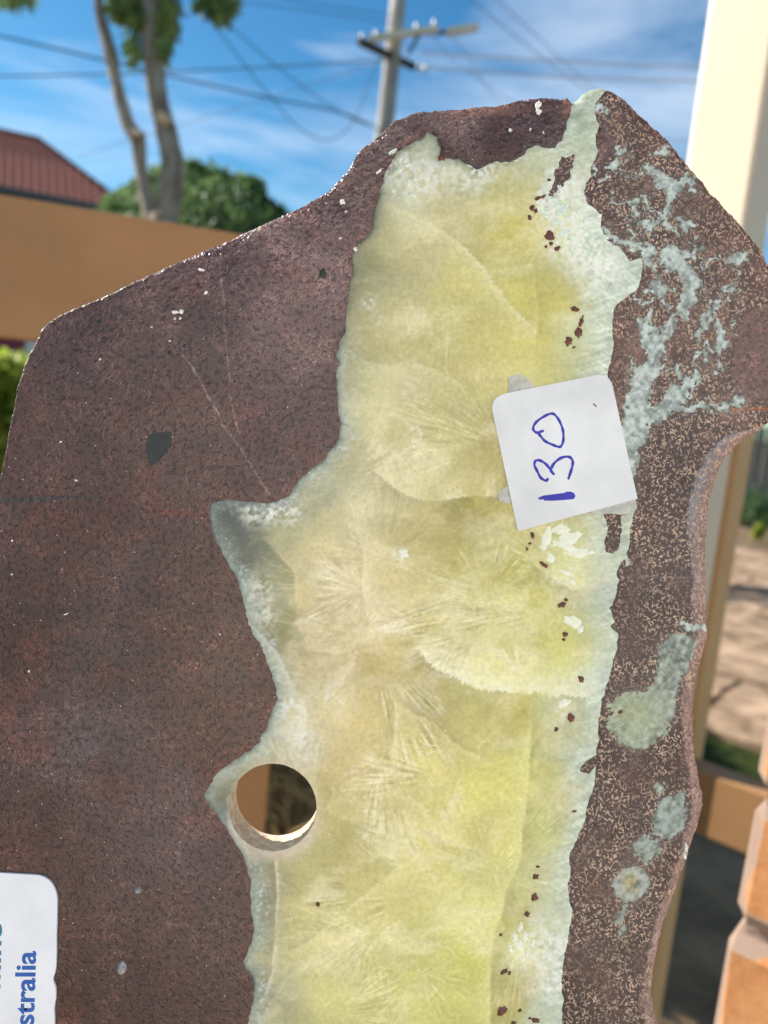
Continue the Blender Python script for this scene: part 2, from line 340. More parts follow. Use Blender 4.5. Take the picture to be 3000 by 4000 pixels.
# low rail between post and brick pillar
rl = P(2785, 3305, 0.97); k0 = Vector((pc.x, pc.y, rl.z)) - A_DIR * 0.046; k1 = k0 - A_DIR * 0.62; c = (k0 + k1) / 2
mb = MB(); mb.box((c.x, c.y, rl.z), (A_DIR, B_DIR, Z), (0.31, 0.022, 0.045))
tag(mb.build('low_rail', M['tan'], bevel=0.003), 'tan painted low rail running from the cream post towards the brick pillar', 'rail')
# brick pillar
corner = P(2864, 3450, 0.47); cx = Vector((corner.x, corner.y, 0))
pillar = empty('brick_pillar', cx - A_DIR * 0.175 + B_DIR * 0.175)
tag(pillar, 'orange brick pillar with pale smeared mortar at the edge of the verandah', 'pillar')
mb = MB(); mb.box(cx - A_DIR * 0.175 + B_DIR * 0.175 + Z * 1.2, (A_DIR, B_DIR, Z), (0.1665, 0.1665, 1.2)); mb.build('mortar_core', M['mortar'], pillar)
def brick_mesh(l, w, h, sd):
    bm = bmesh.new(); bmesh.ops.create_cube(bm, size=1.0); bmesh.ops.scale(bm, verts=bm.verts, vec=(l, w, h))
    bmesh.ops.bevel(bm, geom=bm.edges[:], offset=0.006, segments=1, affect='EDGES')
    r_ = random.Random(sd)
    for v in bm.verts: v.co += Vector([r_.uniform(-.0022, .0022) for _ in range(3)])
    m_ = bpy.data.meshes.new('brick'); bm.to_mesh(m_); bm.free(); m_.materials.append(M['brick']); return m_
bl = [brick_mesh(0.23, 0.112, 0.074, s) for s in range(3)]; bs = [brick_mesh(0.112, 0.112, 0.074, s + 9) for s in range(2)]
zj = corner.z + 0.0
course = 0.086; z0 = (P(2880, 3620, 0.47).z) % course
for k in range(27):
    z = z0 + (k - 0.5) * course
    if z < 0.04 or z > 2.35: continue
    flip = k % 2
    # the four faces, bricks laid in a pinwheel that turns over each course
    spec = [(-0.115 - .005, 0.056, 0, bl), (-0.235 - .06, 0.056, 0, bs)] if flip else [(-0.056, 0.056, 0, bs), (-0.235, 0.056, 0, bl)]
    for face in range(2):
        for (a, bb, _, lst) in spec:
            o = bpy.data.objects.new('brick', lst[(k + face) % len(lst)]); col.objects.link(o); o.parent = pillar
            if face == 0: pos = cx + A_DIR * a + B_DIR * (bb - 0.002)
            else: pos = cx + A_DIR * a + B_DIR * (0.352 - bb)
            rel = pos - pillar.location
            o.location = (rel.x + random.uniform(-.002, .002), rel.y + random.uniform(-.002, .002), z); o.rotation_euler = (0, random.uniform(-.012, .012), rzA + random.uniform(-.012, .012))
    for a in (-0.056, -0.294):
        o = bpy.data.objects.new('brick', bs[k % 2]); col.objects.link(o); o.parent = pillar
        rel = cx + A_DIR * a + B_DIR * 0.176 - pillar.location; o.location = (rel.x, rel.y, z); o.rotation_euler = (0, 0, rzA)
# unseen house wall added behind the viewer, sized for the light it bounces
hw = MB(); c = -A_DIR * 1.6 - B_DIR * 2.1
hw.box((c.x, c.y, 1.5), (B_DIR, A_DIR, Z), (2.5, 0.1, 1.5))
tag(hw.build('bounce_wall', M['render']), 'unseen pale house wall added to bounce sunlight at the slab', 'wall')

# ------------------------------------------------------------------ foliage helpers
def leaves(name, pts, size, material, parent, droop=0.0, asp=0.4, out=None):
    V = []; F = []
    for i, p in enumerate(pts):
        d = Vector((random.gauss(0, 1), random.gauss(0, 1), random.gauss(0, 1) - droop * 2)).normalized()
        s_ = d.cross(Vector((random.gauss(0, 1), random.gauss(0, 1), random.gauss(0, 1)))).normalized(); n_ = d.cross(s_)
        l = size * random.uniform(.6, 1.3); w = l * asp * .5; b = len(V); p = Vector(p)
        V += [p, p + d * l * .5 + s_ * w + n_ * w * .25, p + d * l, p + d * l * .5 - s_ * w + n_ * w * .25]
        F.append([b, b + 1, b + 2, b + 3])
    return link(name, pymesh(name, V, F), parent, material)
# gum tree: two stems
tb = P(630, 1330, 9.6)
tree = empty('gum_tree', (tb.x, tb.y, 0)); tag(tree, 'two-stemmed gum tree with grey bark standing behind the tan beam', 'tree')
sc_ = 9.6 / FPX
def stem(pts, wid, name):
    pp = [P(x, y, 9.6) for x, y in pts]; base = Vector((tb.x + (pp[-1].x - tb.x) * .2, tb.y, -0.05))
    pp = pp + [base]; ii = interp(pp[::-1], 5); ws = []
    w = ([wid[-1] * 1.1] + wid[::-1])
    for i in range(len(ii)):
        f = i / 5.0; a = int(min(f, len(w) - 1)); b = min(a + 1, len(w) - 1); ws.append((w[a] + (w[b] - w[a]) * (f - a)) * .5 * sc_)
    mb = MB(); mb.tube(ii, ws, 12, 0.10); return mb.build(name, M['bark'], tree, smooth=True)
stem([(250, -900), (330, -350), (375, -60), (392, 60), (415, 150), (432, 210), (452, 310), (475, 400), (502, 490), (538, 545), (548, 640), (566, 740), (590, 850), (606, 960)],
     [22, 30, 36, 40, 48, 54, 46, 50, 54, 62, 50, 52, 58, 64], 'trunk')
stem([(640, -900), (610, -350), (590, -60), (592, 60), (594, 150), (600, 240), (612, 340), (628, 430), (648, 510), (664, 580), (676, 650), (664, 740), (646, 850), (632, 960)],
     [50, 70, 86, 92, 90, 82, 76, 78, 84, 84, 90, 96, 98, 104], 'trunk')
mb = MB(); a = P(620, 462, 9.52); mb.tube([P(645, 470, 9.5), P(625, 455, 9.38)], [0.075, 0.06], 10); mb.build('branch_stub', M['cut'], tree)
mb = MB(); mb.tube([P(520, 520, 9.55), P(556, 530, 9.45)], [0.07, 0.05], 10, .2); mb.build('branch_stub', M['bark'], tree)
for a, b in (((600, -300), (880, -120)), ((600, -250), (480, -90)), ((600, 100), (680, 40))):
    mb = MB(); mb.tube(interp([P(*a, 9.6), P((a[0] + b[0]) / 2, (a[1] + b[1]) / 2 - 30, 9.6), P(*b, 9.6)], 4), [.07] * 5 + [.05] * 4, 8); mb.build('branch', M['bark'], tree, smooth=True)
pts = []
def clump(px, py, rx, ry, n, D=9.6, rd=.35):
    for _ in range(n):
        while True:
            u, v, w = [random.uniform(-1, 1) for _ in range(3)]
            if u * u + v * v + w * w < 1: break
        pts.append(P(px + u * rx, py + v * ry, D + w * rd))
for a in ((490, 10, 70, 70, 500), (530, 50, 50, 60, 300), (520, 180, 30, 70, 200), (655, 40, 45, 110, 420), (640, 170, 25, 60, 160), (850, 0, 90, 60, 620), (870, 45, 40, 40, 160),
          (60, -30, 90, 50, 260), (480, -180, 200, 140, 900), (780, -220, 230, 150, 1100), (200, -260, 260, 160, 900), (520, -560, 420, 250, 1800)): clump(*a)
leaves('crown', pts, 0.15, M['leaf'], tree, droop=0.8, asp=0.26)
# rounded bush behind the gum
bb = P(760, 800, 14.0)
bush = empty('round_bush', (bb.x, bb.y, 0)); tag(bush, 'dense dark green rounded bush behind the gum tree trunks', 'bush')
pts = []
lob = [(760, 930, 330, 250), (700, 800, 160, 150), (560, 860, 140, 150), (480, 900, 110, 140), (880, 820, 130, 130), (960, 900, 100, 110), (820, 740, 70, 70), (640, 720, 80, 70), (740, 690, 50, 60), (900, 730, 50, 50)]
lob += [(760 + 330 * math.cos(t_) * random.uniform(.85, 1.02), 900 - 215 * abs(math.sin(t_)) * random.uniform(.85, 1.1), random.uniform(18, 46), random.uniform(22, 56)) for t_ in [random.uniform(.05, 3.1) for _ in range(34)]]
for (px, py, rx, ry) in lob:
    for _ in range(int(rx * ry / 9)):
        th = random.uniform(0, 2 * math.pi); z_ = random.uniform(-1, 1); q = math.sqrt(1 - z_ * z_); rr = random.uniform(.75, 1.06)
        pts.append(P(px + rx * q * math.cos(th) * rr, py + ry * z_ * rr, 14.0 + q * math.sin(th) * rx * 14 / FPX * rr))
leaves('foliage', pts, 0.13, M['leaf2'], bush, asp=0.5)
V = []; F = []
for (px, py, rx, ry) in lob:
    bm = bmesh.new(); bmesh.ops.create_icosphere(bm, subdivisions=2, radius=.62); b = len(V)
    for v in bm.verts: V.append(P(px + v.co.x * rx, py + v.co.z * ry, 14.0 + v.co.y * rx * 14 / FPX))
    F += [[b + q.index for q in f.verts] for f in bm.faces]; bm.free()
link('inner_fill', pymesh('inner_fill', V, F), bush, M['core_dark'])
mb = MB(); mb.tube([(bb.x, bb.y, -.05), (bb.x, bb.y, 2.5)], [.12, .08], 8); mb.build('trunk', M['bark'], bush)
# hedge
hd = Vector((0.92, -0.10, 0)).normalized(); hn = Vector((-hd.y, hd.x, 0)); hp = P(20, 1500, 4.7); hp.z = 0
hedge = empty('garden_hedge', hp); tag(hedge, 'clipped green hedge with yellowish leaves beyond the beam', 'hedge')
pts = []; HT = 1.525
for _ in range(52000):
    a = random.uniform(-1.8, 2.1); f = random.random()
    if f < .5: p = hp + hd * a + hn * (-.42 + abs(random.gauss(0, .05))) + Z * random.uniform(0, HT)
    elif f < .8: p = hp + hd * a + hn * random.uniform(-.42, .42) + Z * (HT - abs(random.gauss(0, .06)) + .05 * math.sin(a * 9))
    else: p = hp + hd * a + hn * (.42 - abs(random.gauss(0, .05))) + Z * random.uniform(0, HT)
    pts.append(p)
leaves('foliage', pts, 0.055, M['leaf3'], hedge, asp=0.5)
mb = MB(); mb.box(hp + hd * .15 + Z * (HT / 2 - .05), (hd, hn, Z), (1.88, .30, HT / 2 - .06)); mb.build('inner_fill', M['core_dark'], hedge)
# unseen return of the hedge, added to shade the near ground
hp2 = Vector((-0.86, 3.65, 0)); h2 = empty('shade_hedge', hp2); tag(h2, 'unseen green hedge return added behind the slab to shade the ground', 'hedge'); pts = []
for _ in range(30000):
    a = random.uniform(-1.15, 1.0); f = random.random()
    sx = (.2 - abs(random.gauss(0, .04))) * random.choice((-1, 1))
    pts.append(hp2 + Vector((sx if f < .7 else random.uniform(-.2, .2), a, random.uniform(0, 1.7) if f < .7 else 1.7 - abs(random.gauss(0, .05)))))
leaves('foliage', pts, 0.06, M['leaf3'], h2, asp=0.5)
mb = MB(); mb.box(hp2 + Vector((0, -.07, .8)), AXW, (.12, 1.0, .8)); mb.build('inner_fill', M['core_dark'], h2)
sp_ = Vector((-1.45, 1.62, 0)); s3 = empty('shade_shrub', sp_); tag(s3, 'unseen tall shrub added to shade the low rail', 'shrub'); pts = []  # out-of-view shrub added to throw shade on the rail
for _ in range(9000):
    th = random.uniform(0, 2 * math.pi); z_ = random.uniform(-1, 1); q = math.sqrt(1 - z_ * z_); rr = random.uniform(.3, 1.05) ** .6
    pts.append(sp_ + Vector((.36 * q * math.cos(th) * rr, .36 * q * math.sin(th) * rr, 1.2 + 1.12 * z_ * rr)))
leaves('foliage', pts, 0.08, M['leaf2'], s3, asp=0.5)
mb = MB(); mb.tube([sp_, sp_ + Z * 2.0], [.04, .02], 8); mb.build('trunk', M['bark'], s3)
# maroon fence seen over the hedge
m0 = P(103, 1330, 9.0); m1 = P(-260, 1296, 9.0)
fd = (m1 - m0); fd.z = 0; fd.normalize(); fn = Vector((-fd.y, fd.x, 0))
mf = empty('maroon_fence', (m0.x, m0.y, 0)); tag(mf, 'maroon steel fence panel showing between the beam and the hedge', 'fence')
ztop = P(60, 1300, 9.0).z
for k in range(7):
    mb = MB(); c = m0 + fd * (.1 + k * .2); mb.box((c.x, c.y, ztop / 2), (fd, fn, Z), (.098, .012 + .004 * (k % 2), ztop / 2)); mb.build('fence_sheet', M['maroon'], mf)
mb = MB(); c = m0 - fd * .035; mb.box((c.x, c.y, ztop / 2 + .01), (fd, fn, Z), (.03, .03, ztop / 2 + .01)); mb.build('fence_post', M['cap'], mf)

# ------------------------------------------------------------------ paling fence far right
f0 = P(2780, 1900, 19.0); f1 = P(3200, 1945, 18.0); f0.z = f1.z = 0
fd = (f1 - f0).normalized(); fn = Vector((-fd.y, fd.x, 0))
pf = empty('paling_fence', f0 - fd * 1.5); tag(pf, 'weathered grey timber paling fence at the back of the yard', 'fence')
pm = []
for s in range(4):
    mb = MB(); mb.box((0, 0, .92), AXW, (.048, .008, .92)); m_ = pymesh('paling', mb.V, mb.F); m_.materials.append(M['paling']); pm.append(m_)
rzf = math.atan2(fd.y, fd.x)
for k in range(62):
    o = bpy.data.objects.new('paling', pm[k % 4]); col.objects.link(o); o.parent = pf
    rel = fd * (k * .105 - 1.0) + fn * (.008 if k % 2 else -.008); o.location = rel; o.rotation_euler = (0, random.uniform(-.01, .01), rzf); o.scale = (1, 1, random.uniform(.97, 1.02))
for z in (.35, 1.4):
    mb = MB(); c = f0 - fd * 1.5 + fd * 2.3 + fn * .05; mb.box((c.x, c.y, z), (fd, fn, Z), (3.4, .025, .04)); mb.build('fence_rail', M['paling'], pf)
# shrubs in the bed
for (px, py, D, rx, ry, lab, mt) in ((2950, 1995, 13.5, 0.8, 0.30, 'low dark shrub in the garden bed before the paling fence', 'leaf2'), (2972, 2030, 11.5, 0.10, 0.12, 'small bright green plant in the garden bed by the paving', 'leaf3')):
    c = P(px, py, D); c.z = 0
    s = empty('garden_shrub', c); tag(s, lab, 'shrub'); pts = []
    for _ in range(2600 if rx > .5 else 260):
        th = random.uniform(0, 2 * math.pi); z_ = random.uniform(0, 1); q = math.sqrt(1 - z_ * z_); rr = random.uniform(.4, 1.05)
        pts.append(c + Vector((rx * q * math.cos(th) * rr, rx * q * math.sin(th) * rr * .6, .05 + ry * 2 * z_ * rr)))
    leaves('foliage', pts, .07, M[mt], s, asp=.5)
    mb = MB(); mb.tube([c, c + Z * ry], [.02, .01], 6); mb.build('stem', M['bark'], s)
# dry stalks on the shaded ground seen through the hole
st = MB()
for i in range(420):
    p = G(1140 + random.gauss(0, 160), 3150 + random.gauss(0, 220)); h = random.uniform(.05, .32); d = Vector((random.gauss(0, .16), random.gauss(0, .16), 0))
    st.tube([p, p + d * .5 + Z * h * .8, p + d * 1.3 + Z * h], [.005, .004, .002], 4)
tag(st.build('dry_stalks', M['straw']), 'dry straw-coloured stalks on shaded ground behind the slab', 'dry grass', kind='stuff')

# ------------------------------------------------------------------ tiled house beyond
D1 = 25.0
eL = P(0, 727, D1); ze = eL.z
def at_z(px, py, z):
    d = fwd + rc * ((px - 1500) / FPX) - uc * ((py - 2000) / FPX); return EYE + d * ((z - EYE.z) / d.z)
cornr = at_z(515, 826, ze); eL = at_z(0, 727, ze)
ed = (eL - cornr); ed.z = 0; ed.normalize(); en = Vector((ed.y, -ed.x, 0))
if en.y < 0: en = -en                                                   # en points away from the viewer
# apex: find along the 45 degree hip where the ray through (150,550) passes
def ray(px, py): return (fwd + rc * ((px - 1500) / FPX) - uc * ((py - 2000) / FPX)).normalized()
rd_ = ray(150, 550); hipn = (-ed + en).normalized()                     # plane of the hip: contains corner, Z and (ed+en)
hd45 = (ed + en).normalized(); pln = hd45.cross(Z)
tt = (cornr - EYE).dot(pln) / rd_.dot(pln); apex = EYE + rd_ * tt
rise = apex.z - ze; run = (apex - cornr).dot(en)
house = empty('tiled_house', (cornr.x, cornr.y, 0)); tag(house, 'house with a red terracotta tiled hip roof beyond the beam', 'house')
Lr = 9.0; dep = 2 * run
cen = cornr + ed * (Lr / 2) + en * (dep / 2)
mb = MB(); mb.box((cen.x, cen.y, (ze - .25) / 2), (ed, en, Z), (Lr / 2 - .45, dep / 2 - .45, (ze - .25) / 2)); mb.build('wall', M['render'], house)
c0 = cornr; c1 = cornr + ed * Lr; c2 = c1 + en * dep; c3 = c0 + en * dep; ridge_e = apex + ed * max(Lr - 2 * run, .5)
roofm = pymesh('roof', [c0, c1, c2, c3, apex, ridge_e], [[0, 1, 5, 4], [1, 2, 5], [2, 3, 4, 5], [3, 0, 4], [0, 3, 2, 1]])
roof = link('roof', roofm, house, M['ridge'])
sl = Vector((en.x * run, en.y * run, rise)); sl_len = sl.length; sl.normalize(); rn = ed.cross(sl)
if rn.z < 0: rn = -rn
def tile_mesh():
    V = []; F = []; n = 6
    for j in (0, 1):
        for i in range(n + 1):
            u = i / n; V.append((u * .27, j * .34, .034 * math.sin(u * 2 * math.pi) * .9 + .045 - j * .035))
    for i in range(n): F.append([i, i + 1, n + 2 + i, n + 1 + i])
    k = len(V)
    for i in range(n + 1): V.append((V[i][0], 0.0, V[i][2] - .03))
    for i in range(n): F.append([k + i, k + i + 1, i + 1, i])
    m_ = pymesh('roof_tile', V, F); m_.materials.append(M['tile']); return m_
tm = tile_mesh(); rot = Matrix((ed, sl, rn)).transposed().to_4x4(); cnt = 0
bpy.context.view_layer.update(); hinv = house.matrix_world.inverted()
for r_ in range(int(sl_len / .29) + 1):
    y = r_ * .29
    for q in range(0, 22):
        xq = q * .27
        if xq < y / sl_len * run - .1 or y > sl_len - .2 or cnt > 298: continue
        p = c0 + ed * xq + sl * y + rn * .012
        o = bpy.data.objects.new('roof_tile', tm); col.objects.link(o); o.parent = roof
        o.matrix_local = Matrix.Translation(p) @ rot; cnt += 1
for a, b in ((c0, apex), (apex, ridge_e)):
    mb = MB(); n = int((b - a).length / .38)
    for k in range(n):
        p = a + (b - a) * (k / n) + Z * .04; p2 = a + (b - a) * ((k + 1.1) / n) + Z * .06; mm = MB(); mm.tube([p, p2], [.11, .09], 8); mm.build('ridge_tile', M['ridge'], roof)
mb = MB(); c = (c0 + c1) / 2 - en * .06 - Z * .10; mb.box(c, (ed, en, Z), (Lr / 2 + .05, .06, .09)); mb.build('gutter', M['gutter'], house)
mb = MB(); c = (c0 + c3) / 2 - ed * .06 - Z * .10; mb.box(c, (en, ed, Z), (dep / 2 + .05, .06, .09)); mb.build('gutter', M['gutter'], house)

# ------------------------------------------------------------------ power pole and wires
DP = 15.5; pt = P(1530, 245, DP)
pole = empty('power_pole', (pt.x, pt.y, 0)); tag(pole, 'grey power pole with crossarms rising behind the slab', 'pole')
top = P(1580, -260, DP); mb = MB(); zz = [0, 3, 5, 7, 8.5, top.z]
lean = (P(1560, 0, DP) - P(1508, 490, DP)); lean = lean / lean.z
mb.tube([pt + lean * (z - pt.z) for z in zz], [.205, .195, .185, .175, .165, .155], 14, .03); mb.build('shaft', M['concrete'], pole, smooth=True)
def bar(a, b, w, name, mt, parent):
    a = Vector(a); b = Vector(b); d = (b - a); l = d.length; d.normalize(); s_ = d.cross(Z).normalized(); u_ = s_.cross(d)
    mb = MB(); mb.box((a + b) / 2, (d, s_, u_), (l / 2, w, w)); return mb.build(name, mt, parent, bevel=.01)
bar(P(1440, 152, 15.2), P(1712, 113, 15.1), .058, 'crossarm', M['arm'], pole)
bar(P(1745, 126, 15.35), P(1868, 106, 15.3), .062, 'crossarm', M['arm'], pole)
bar(P(1700, 132, 15.4), P(1752, 124, 15.38), .03, 'crossarm_bracket', M['arm_shaded'], pole)
bar(P(1402, 160, 14.7), P(1618, 262, 15.9), .062, 'crossarm', M['arm_shaded'], pole)
bar(P(1595, 210, 15.2), P(1642, 128, 15.15), .03, 'brace', M['arm_shaded'], pole)
for (px, py, D) in ((1470, 134, 15.2), (1628, 104, 15.1), (1698, 92, 15.1), (1416, 148, 14.8), (1640, 262, 15.8), (1660, 268, 15.85)):
    c = P(px, py, D); mb = MB(); mb.tube([c - Z * .07, c - Z * .02, c, c + Z * .05, c + Z * .08], [.03, .05, .03, .045, .02], 8); mb.build('insulator', M['porcelain'], pole, smooth=True)
mb = MB(); a = P(1496, 640, DP); 
for dz in (0, .35): mb.tube([pt + lean * (-1.6 - dz), pt + lean * (-1.66 - dz)], [.225, .225], 14)
mb.build('pole_band', M['porcelain'], pole)
def wire(pts, D, w, lab, lit=False):
    if not hasattr(D, '__len__'): D = (D, D)
    n = len(pts) - 1; pp = [P(x, y, D[0] + (D[1] - D[0]) * i / n) for i, (x, y) in enumerate(pts)]
    mb = MB(); mb.tube(interp(pp, 6), w, 6); o = mb.build('power_cable', M['wire_lit' if lit else 'wire'], None, smooth=True)
    tag(o, lab, 'cable', 'cables strung from the power pole'); return o
k = .904
wire([(-100, 120), (0, 140), (407, 235), (700, 305), (1040, 380), (1310, 434), (1464, 497)], (11, 15.4), 0.0156, 'thick dark cable sloping down behind both gum stems to the pole')
wire([(-100, 300), (0, 298), (425, 289), (1040, 262), (1420, 240), (1520, 236)], (12, 15.4), 0.0125, 'nearly level dark cable meeting the pole at the dark crossarm')
wire([(300, 612), (690, 493), (1085, 371), (1480, 244), (1510, 236)], (22, 15.4), 0.0086, 'thin dark cable rising from the bush up to the dark crossarm')
wire([(790, -40), (818, 63), (949, 244), (1067, 389), (1175, 506), (1284, 547), (1383, 470), (1470, 253), (1512, 225)], (11, 15.3), 0.0094, 'slack looping cable hanging from the gum leaves to the pole')
wire([(840, 20), (868, 72), (1085, 262), (1266, 398), (1392, 470), (1500, 510)], (11, 15.4), 0.0094, 'dark cable descending from the gum leaves to the lower pole')
wire([(800, -20), (949, 9), (1200, 40), (1500, 85), (1530, 92)], (12, 15.4), 0.0078, 'upper thin cable crossing the top edge towards the pole')
wire([(1000, -30), (1200, 12), (1420, 44), (1530, 60)], (12, 15.4), 0.0078, 'topmost thin cable just above the pale crossarm')
wire([(1690, 100), (1800, 180), (1915, 362), (2080, 560)], (15.1, 30), 0.0094, 'thin cable falling away right of the pole behind the slab')
wire([(1628, 104), (1700, 154), (1800, 260), (2050, 430)], (15.1, 30), 0.0094, 'thin cable falling from the middle of the pale crossarm')
wire([(1800, -40), (1843, 0), (2060, 180), (2241, 316), (2500, 520)], (17, 26), 0.0109, 'left one of two parallel cables crossing the sky above the slab')
wire([(1890, -60), (1943, 0), (2130, 170), (2214, 253), (2500, 500)], (17, 26), 0.0109, 'right one of two parallel cables crossing the sky above the slab')
wire([(1640, 205), (1900, 222), (2400, 250), (2711, 262), (3100, 282)], (15.8, 18), 0.0172, 'upper pale cable running from the pole to the cream post', True)
wire([(1660, 262), (1900, 280), (2250, 304), (2711, 316), (3100, 330)], (15.8, 18), 0.0172, 'lower pale cable running from the pole to the cream post', True)
wire([(1660, 470), (2200, 520), (2640, 545), (3100, 565)], (24, 22), 0.0109, 'short pale cable seen just left of the cream post above the slab', True)

# ================================================================== THE SLAB
S = 0.2 / 3000.0; TH = 0.010; YB = -(4440 - 2000) * S
def Z1(o, s): return lambda pts: [(o[0] + s * x, o[1] + s * y) for x, y in pts]
k9 = .904
r1 = Z1((0, 0), k9); r2 = Z1((1500, 0), k9); r3 = Z1((0, 900), k9); r4 = Z1((1500, 900), k9); r5 = Z1((0, 1900), k9); r6 = Z1((1500, 1900), k9); r7 = Z1((0, 2900), k9); r8 = Z1((1500, 2900), k9)
full = Z1((0, 0), 3000 / 1659.0)
OUT = full([(-60, 1150), (-20, 1075), (0, 1028), (8, 990), (18, 930), (30, 880), (38, 835), (48, 802), (62, 765), (78, 738), (88, 715), (105, 697), (128, 682), (160, 668), (200, 650), (250, 629), (290, 607), (330, 590), (385, 562), (440, 537), (500, 510), (560, 480), (600, 462), (640, 446),
            (690, 418), (715, 400), (735, 382), (755, 360), (766, 340), (776, 322), (792, 306), (812, 292), (835, 272), (858, 252), (885, 237), (910, 231), (950, 229), (990, 226), (1030, 222), (1060, 221), (1090, 216), (1120, 209), (1150, 202), (1180, 198), (1205, 198), (1228, 203), (1241, 211), (1252, 206), (1262, 196), (1278, 188), (1296, 186), (1314, 188), (1330, 196), (1352, 212), (1372, 233), (1396, 256), (1408, 268), (1420, 279), (1445, 301),
            (1465, 326), (1480, 345), (1510, 380), (1535, 410), (1560, 437), (1580, 458), (1600, 480), (1630, 518), (1650, 545), (1672, 585), (1690, 640), (1698, 740), (1695, 840), (1680, 895), (1659, 920), (1640, 933), (1615, 949), (1590, 968), (1572, 990), (1558, 1018), (1548, 1045), (1540, 1075), (1535, 1105), (1534, 1140), (1531, 1180), (1530, 1225), (1532, 1270), (1531, 1310), (1535, 1350), (1533, 1378), (1527, 1410), (1515, 1445), (1507, 1480), (1503, 1515), (1504, 1560), (1504, 1600), (1508, 1640), (1515, 1680), (1522, 1715), (1524, 1745), (1518, 1775), (1507, 1805), (1497, 1835), (1485, 1870), (1468, 1920), (1452, 1965), (1438, 2005), (1428, 2040), (1420, 2080), (1414, 2120), (1413, 2160), (1418, 2190), (1424, 2225),
            (1425, 2300), (1400, 2380), (1340, 2430), (1200, 2452), (600, 2455), (100, 2440), (-60, 2400), (-110, 2300), (-128, 2000), (-132, 1600), (-115, 1300)])
CORE = (r2([(190, 560), (205, 575), (228, 590), (244, 640), (236, 692), (266, 680), (330, 690), (370, 712), (400, 736), (425, 728), (445, 710), (475, 698), (540, 702), (575, 688), (602, 670), (622, 640), (655, 630), (700, 636), (735, 640), (755, 618), (772, 598), (790, 540), (800, 500), (812, 460), (822, 430), (815, 405), (900, 350), (975, 360), (958, 392), (922, 430), (905, 470), (912, 500), (932, 540), (914, 580), (912, 620), (930, 650), (914, 690), (890, 720), (896, 760), (870, 800), (864, 840), (882, 880), (912, 900), (940, 930), (934, 980), (960, 1030)]) +
        r4([(985, 60), (1020, 70), (1060, 130), (1110, 118), (1120, 160), (1106, 230), (1090, 265), (1050, 290), (1000, 320), (990, 370), (985, 430), (990, 500), (976, 580), (966, 640), (950, 700), (940, 800), (945, 1000), (950, 1200)]) +
        r6([(950, 120), (970, 180), (955, 230), (958, 285), (985, 292), (1010, 272), (1030, 200), (1026, 130), (1082, 100), (1066, 180), (1060, 250), (1050, 290), (1062, 338), (1046, 345), (1040, 318), (1016, 340), (1003, 380), (1010, 405), (1006, 430), (1000, 480), (990, 510), (976, 525), (985, 560), (1000, 585), (974, 606), (998, 622), (1010, 645), (1005, 700), (990, 760), (975, 820), (960, 870), (940, 920), (934, 970), (931, 1010), (924, 1060), (930, 1100), (926, 1112)]) +
        r8([(918, 56), (890, 66), (850, 108), (848, 125), (885, 137), (914, 106), (912, 180), (890, 240), (870, 300), (860, 360), (836, 410), (820, 450), (800, 500), (806, 560), (795, 610), (800, 680), (815, 730), (805, 790), (796, 840), (785, 890), (775, 950), (770, 1010), (765, 1060), (775, 1120), (770, 1170), (768, 1217), (760, 1400), (650, 1600), (300, 1650)]) +
        [(1150, 4350)] + r7([(1050, 1400), (1070, 1217), (1085, 1165), (1096, 1100), (1096, 1040), (1080, 1000), (1056, 970), (1050, 950), (1066, 910), (1085, 870), (1098, 800), (1090, 760), (1084, 660), (1087, 620), (1070, 560), (1060, 520), (1040, 470), (1010, 430), (980, 380), (940, 320), (900, 265), (884, 240), (890, 215), (905, 190), (930, 140), (960, 115), (1000, 90), (1030, 65)]) +
        r5([(1055, 1152), (1080, 1140), (1120, 1100), (1130, 1070), (1150, 1050), (1170, 1000), (1180, 960), (1200, 920), (1195, 880), (1185, 850), (1165, 790), (1145, 740), (1130, 690), (1100, 650), (1075, 600), (1065, 560), (1060, 530), (1050, 490), (1035, 440), (1030, 410), (1005, 370), (985, 330), (960, 290), (940, 250), (915, 200), (908, 140), (905, 110), (920, 75), (950, 60), (990, 54), (1050, 66), (1110, 64), (1170, 76), (1220, 54), (1250, 40)]) +
        r3([(1262, 1118), (1290, 1078), (1350, 1030), (1400, 990), (1440, 940), (1465, 890), (1472, 830), (1460, 760), (1455, 690), (1454, 600), (1462, 570), (1450, 540), (1465, 490), (1490, 440), (1496, 370), (1505, 300), (1515, 230), (1525, 170), (1524, 110), (1532, 70), (1560, 50), (1600, 8)]) +
        [(1456, 880), (1466, 814), (1483, 760), (1500, 700), (1519, 642)] + r2([(32, 690), (60, 650), (110, 620), (160, 600), (180, 568)]))
FRAG = r2([(770, 680), (832, 662), (818, 720), (800, 770), (762, 812), (722, 862), (700, 882), (712, 830), (730, 790), (742, 735)])
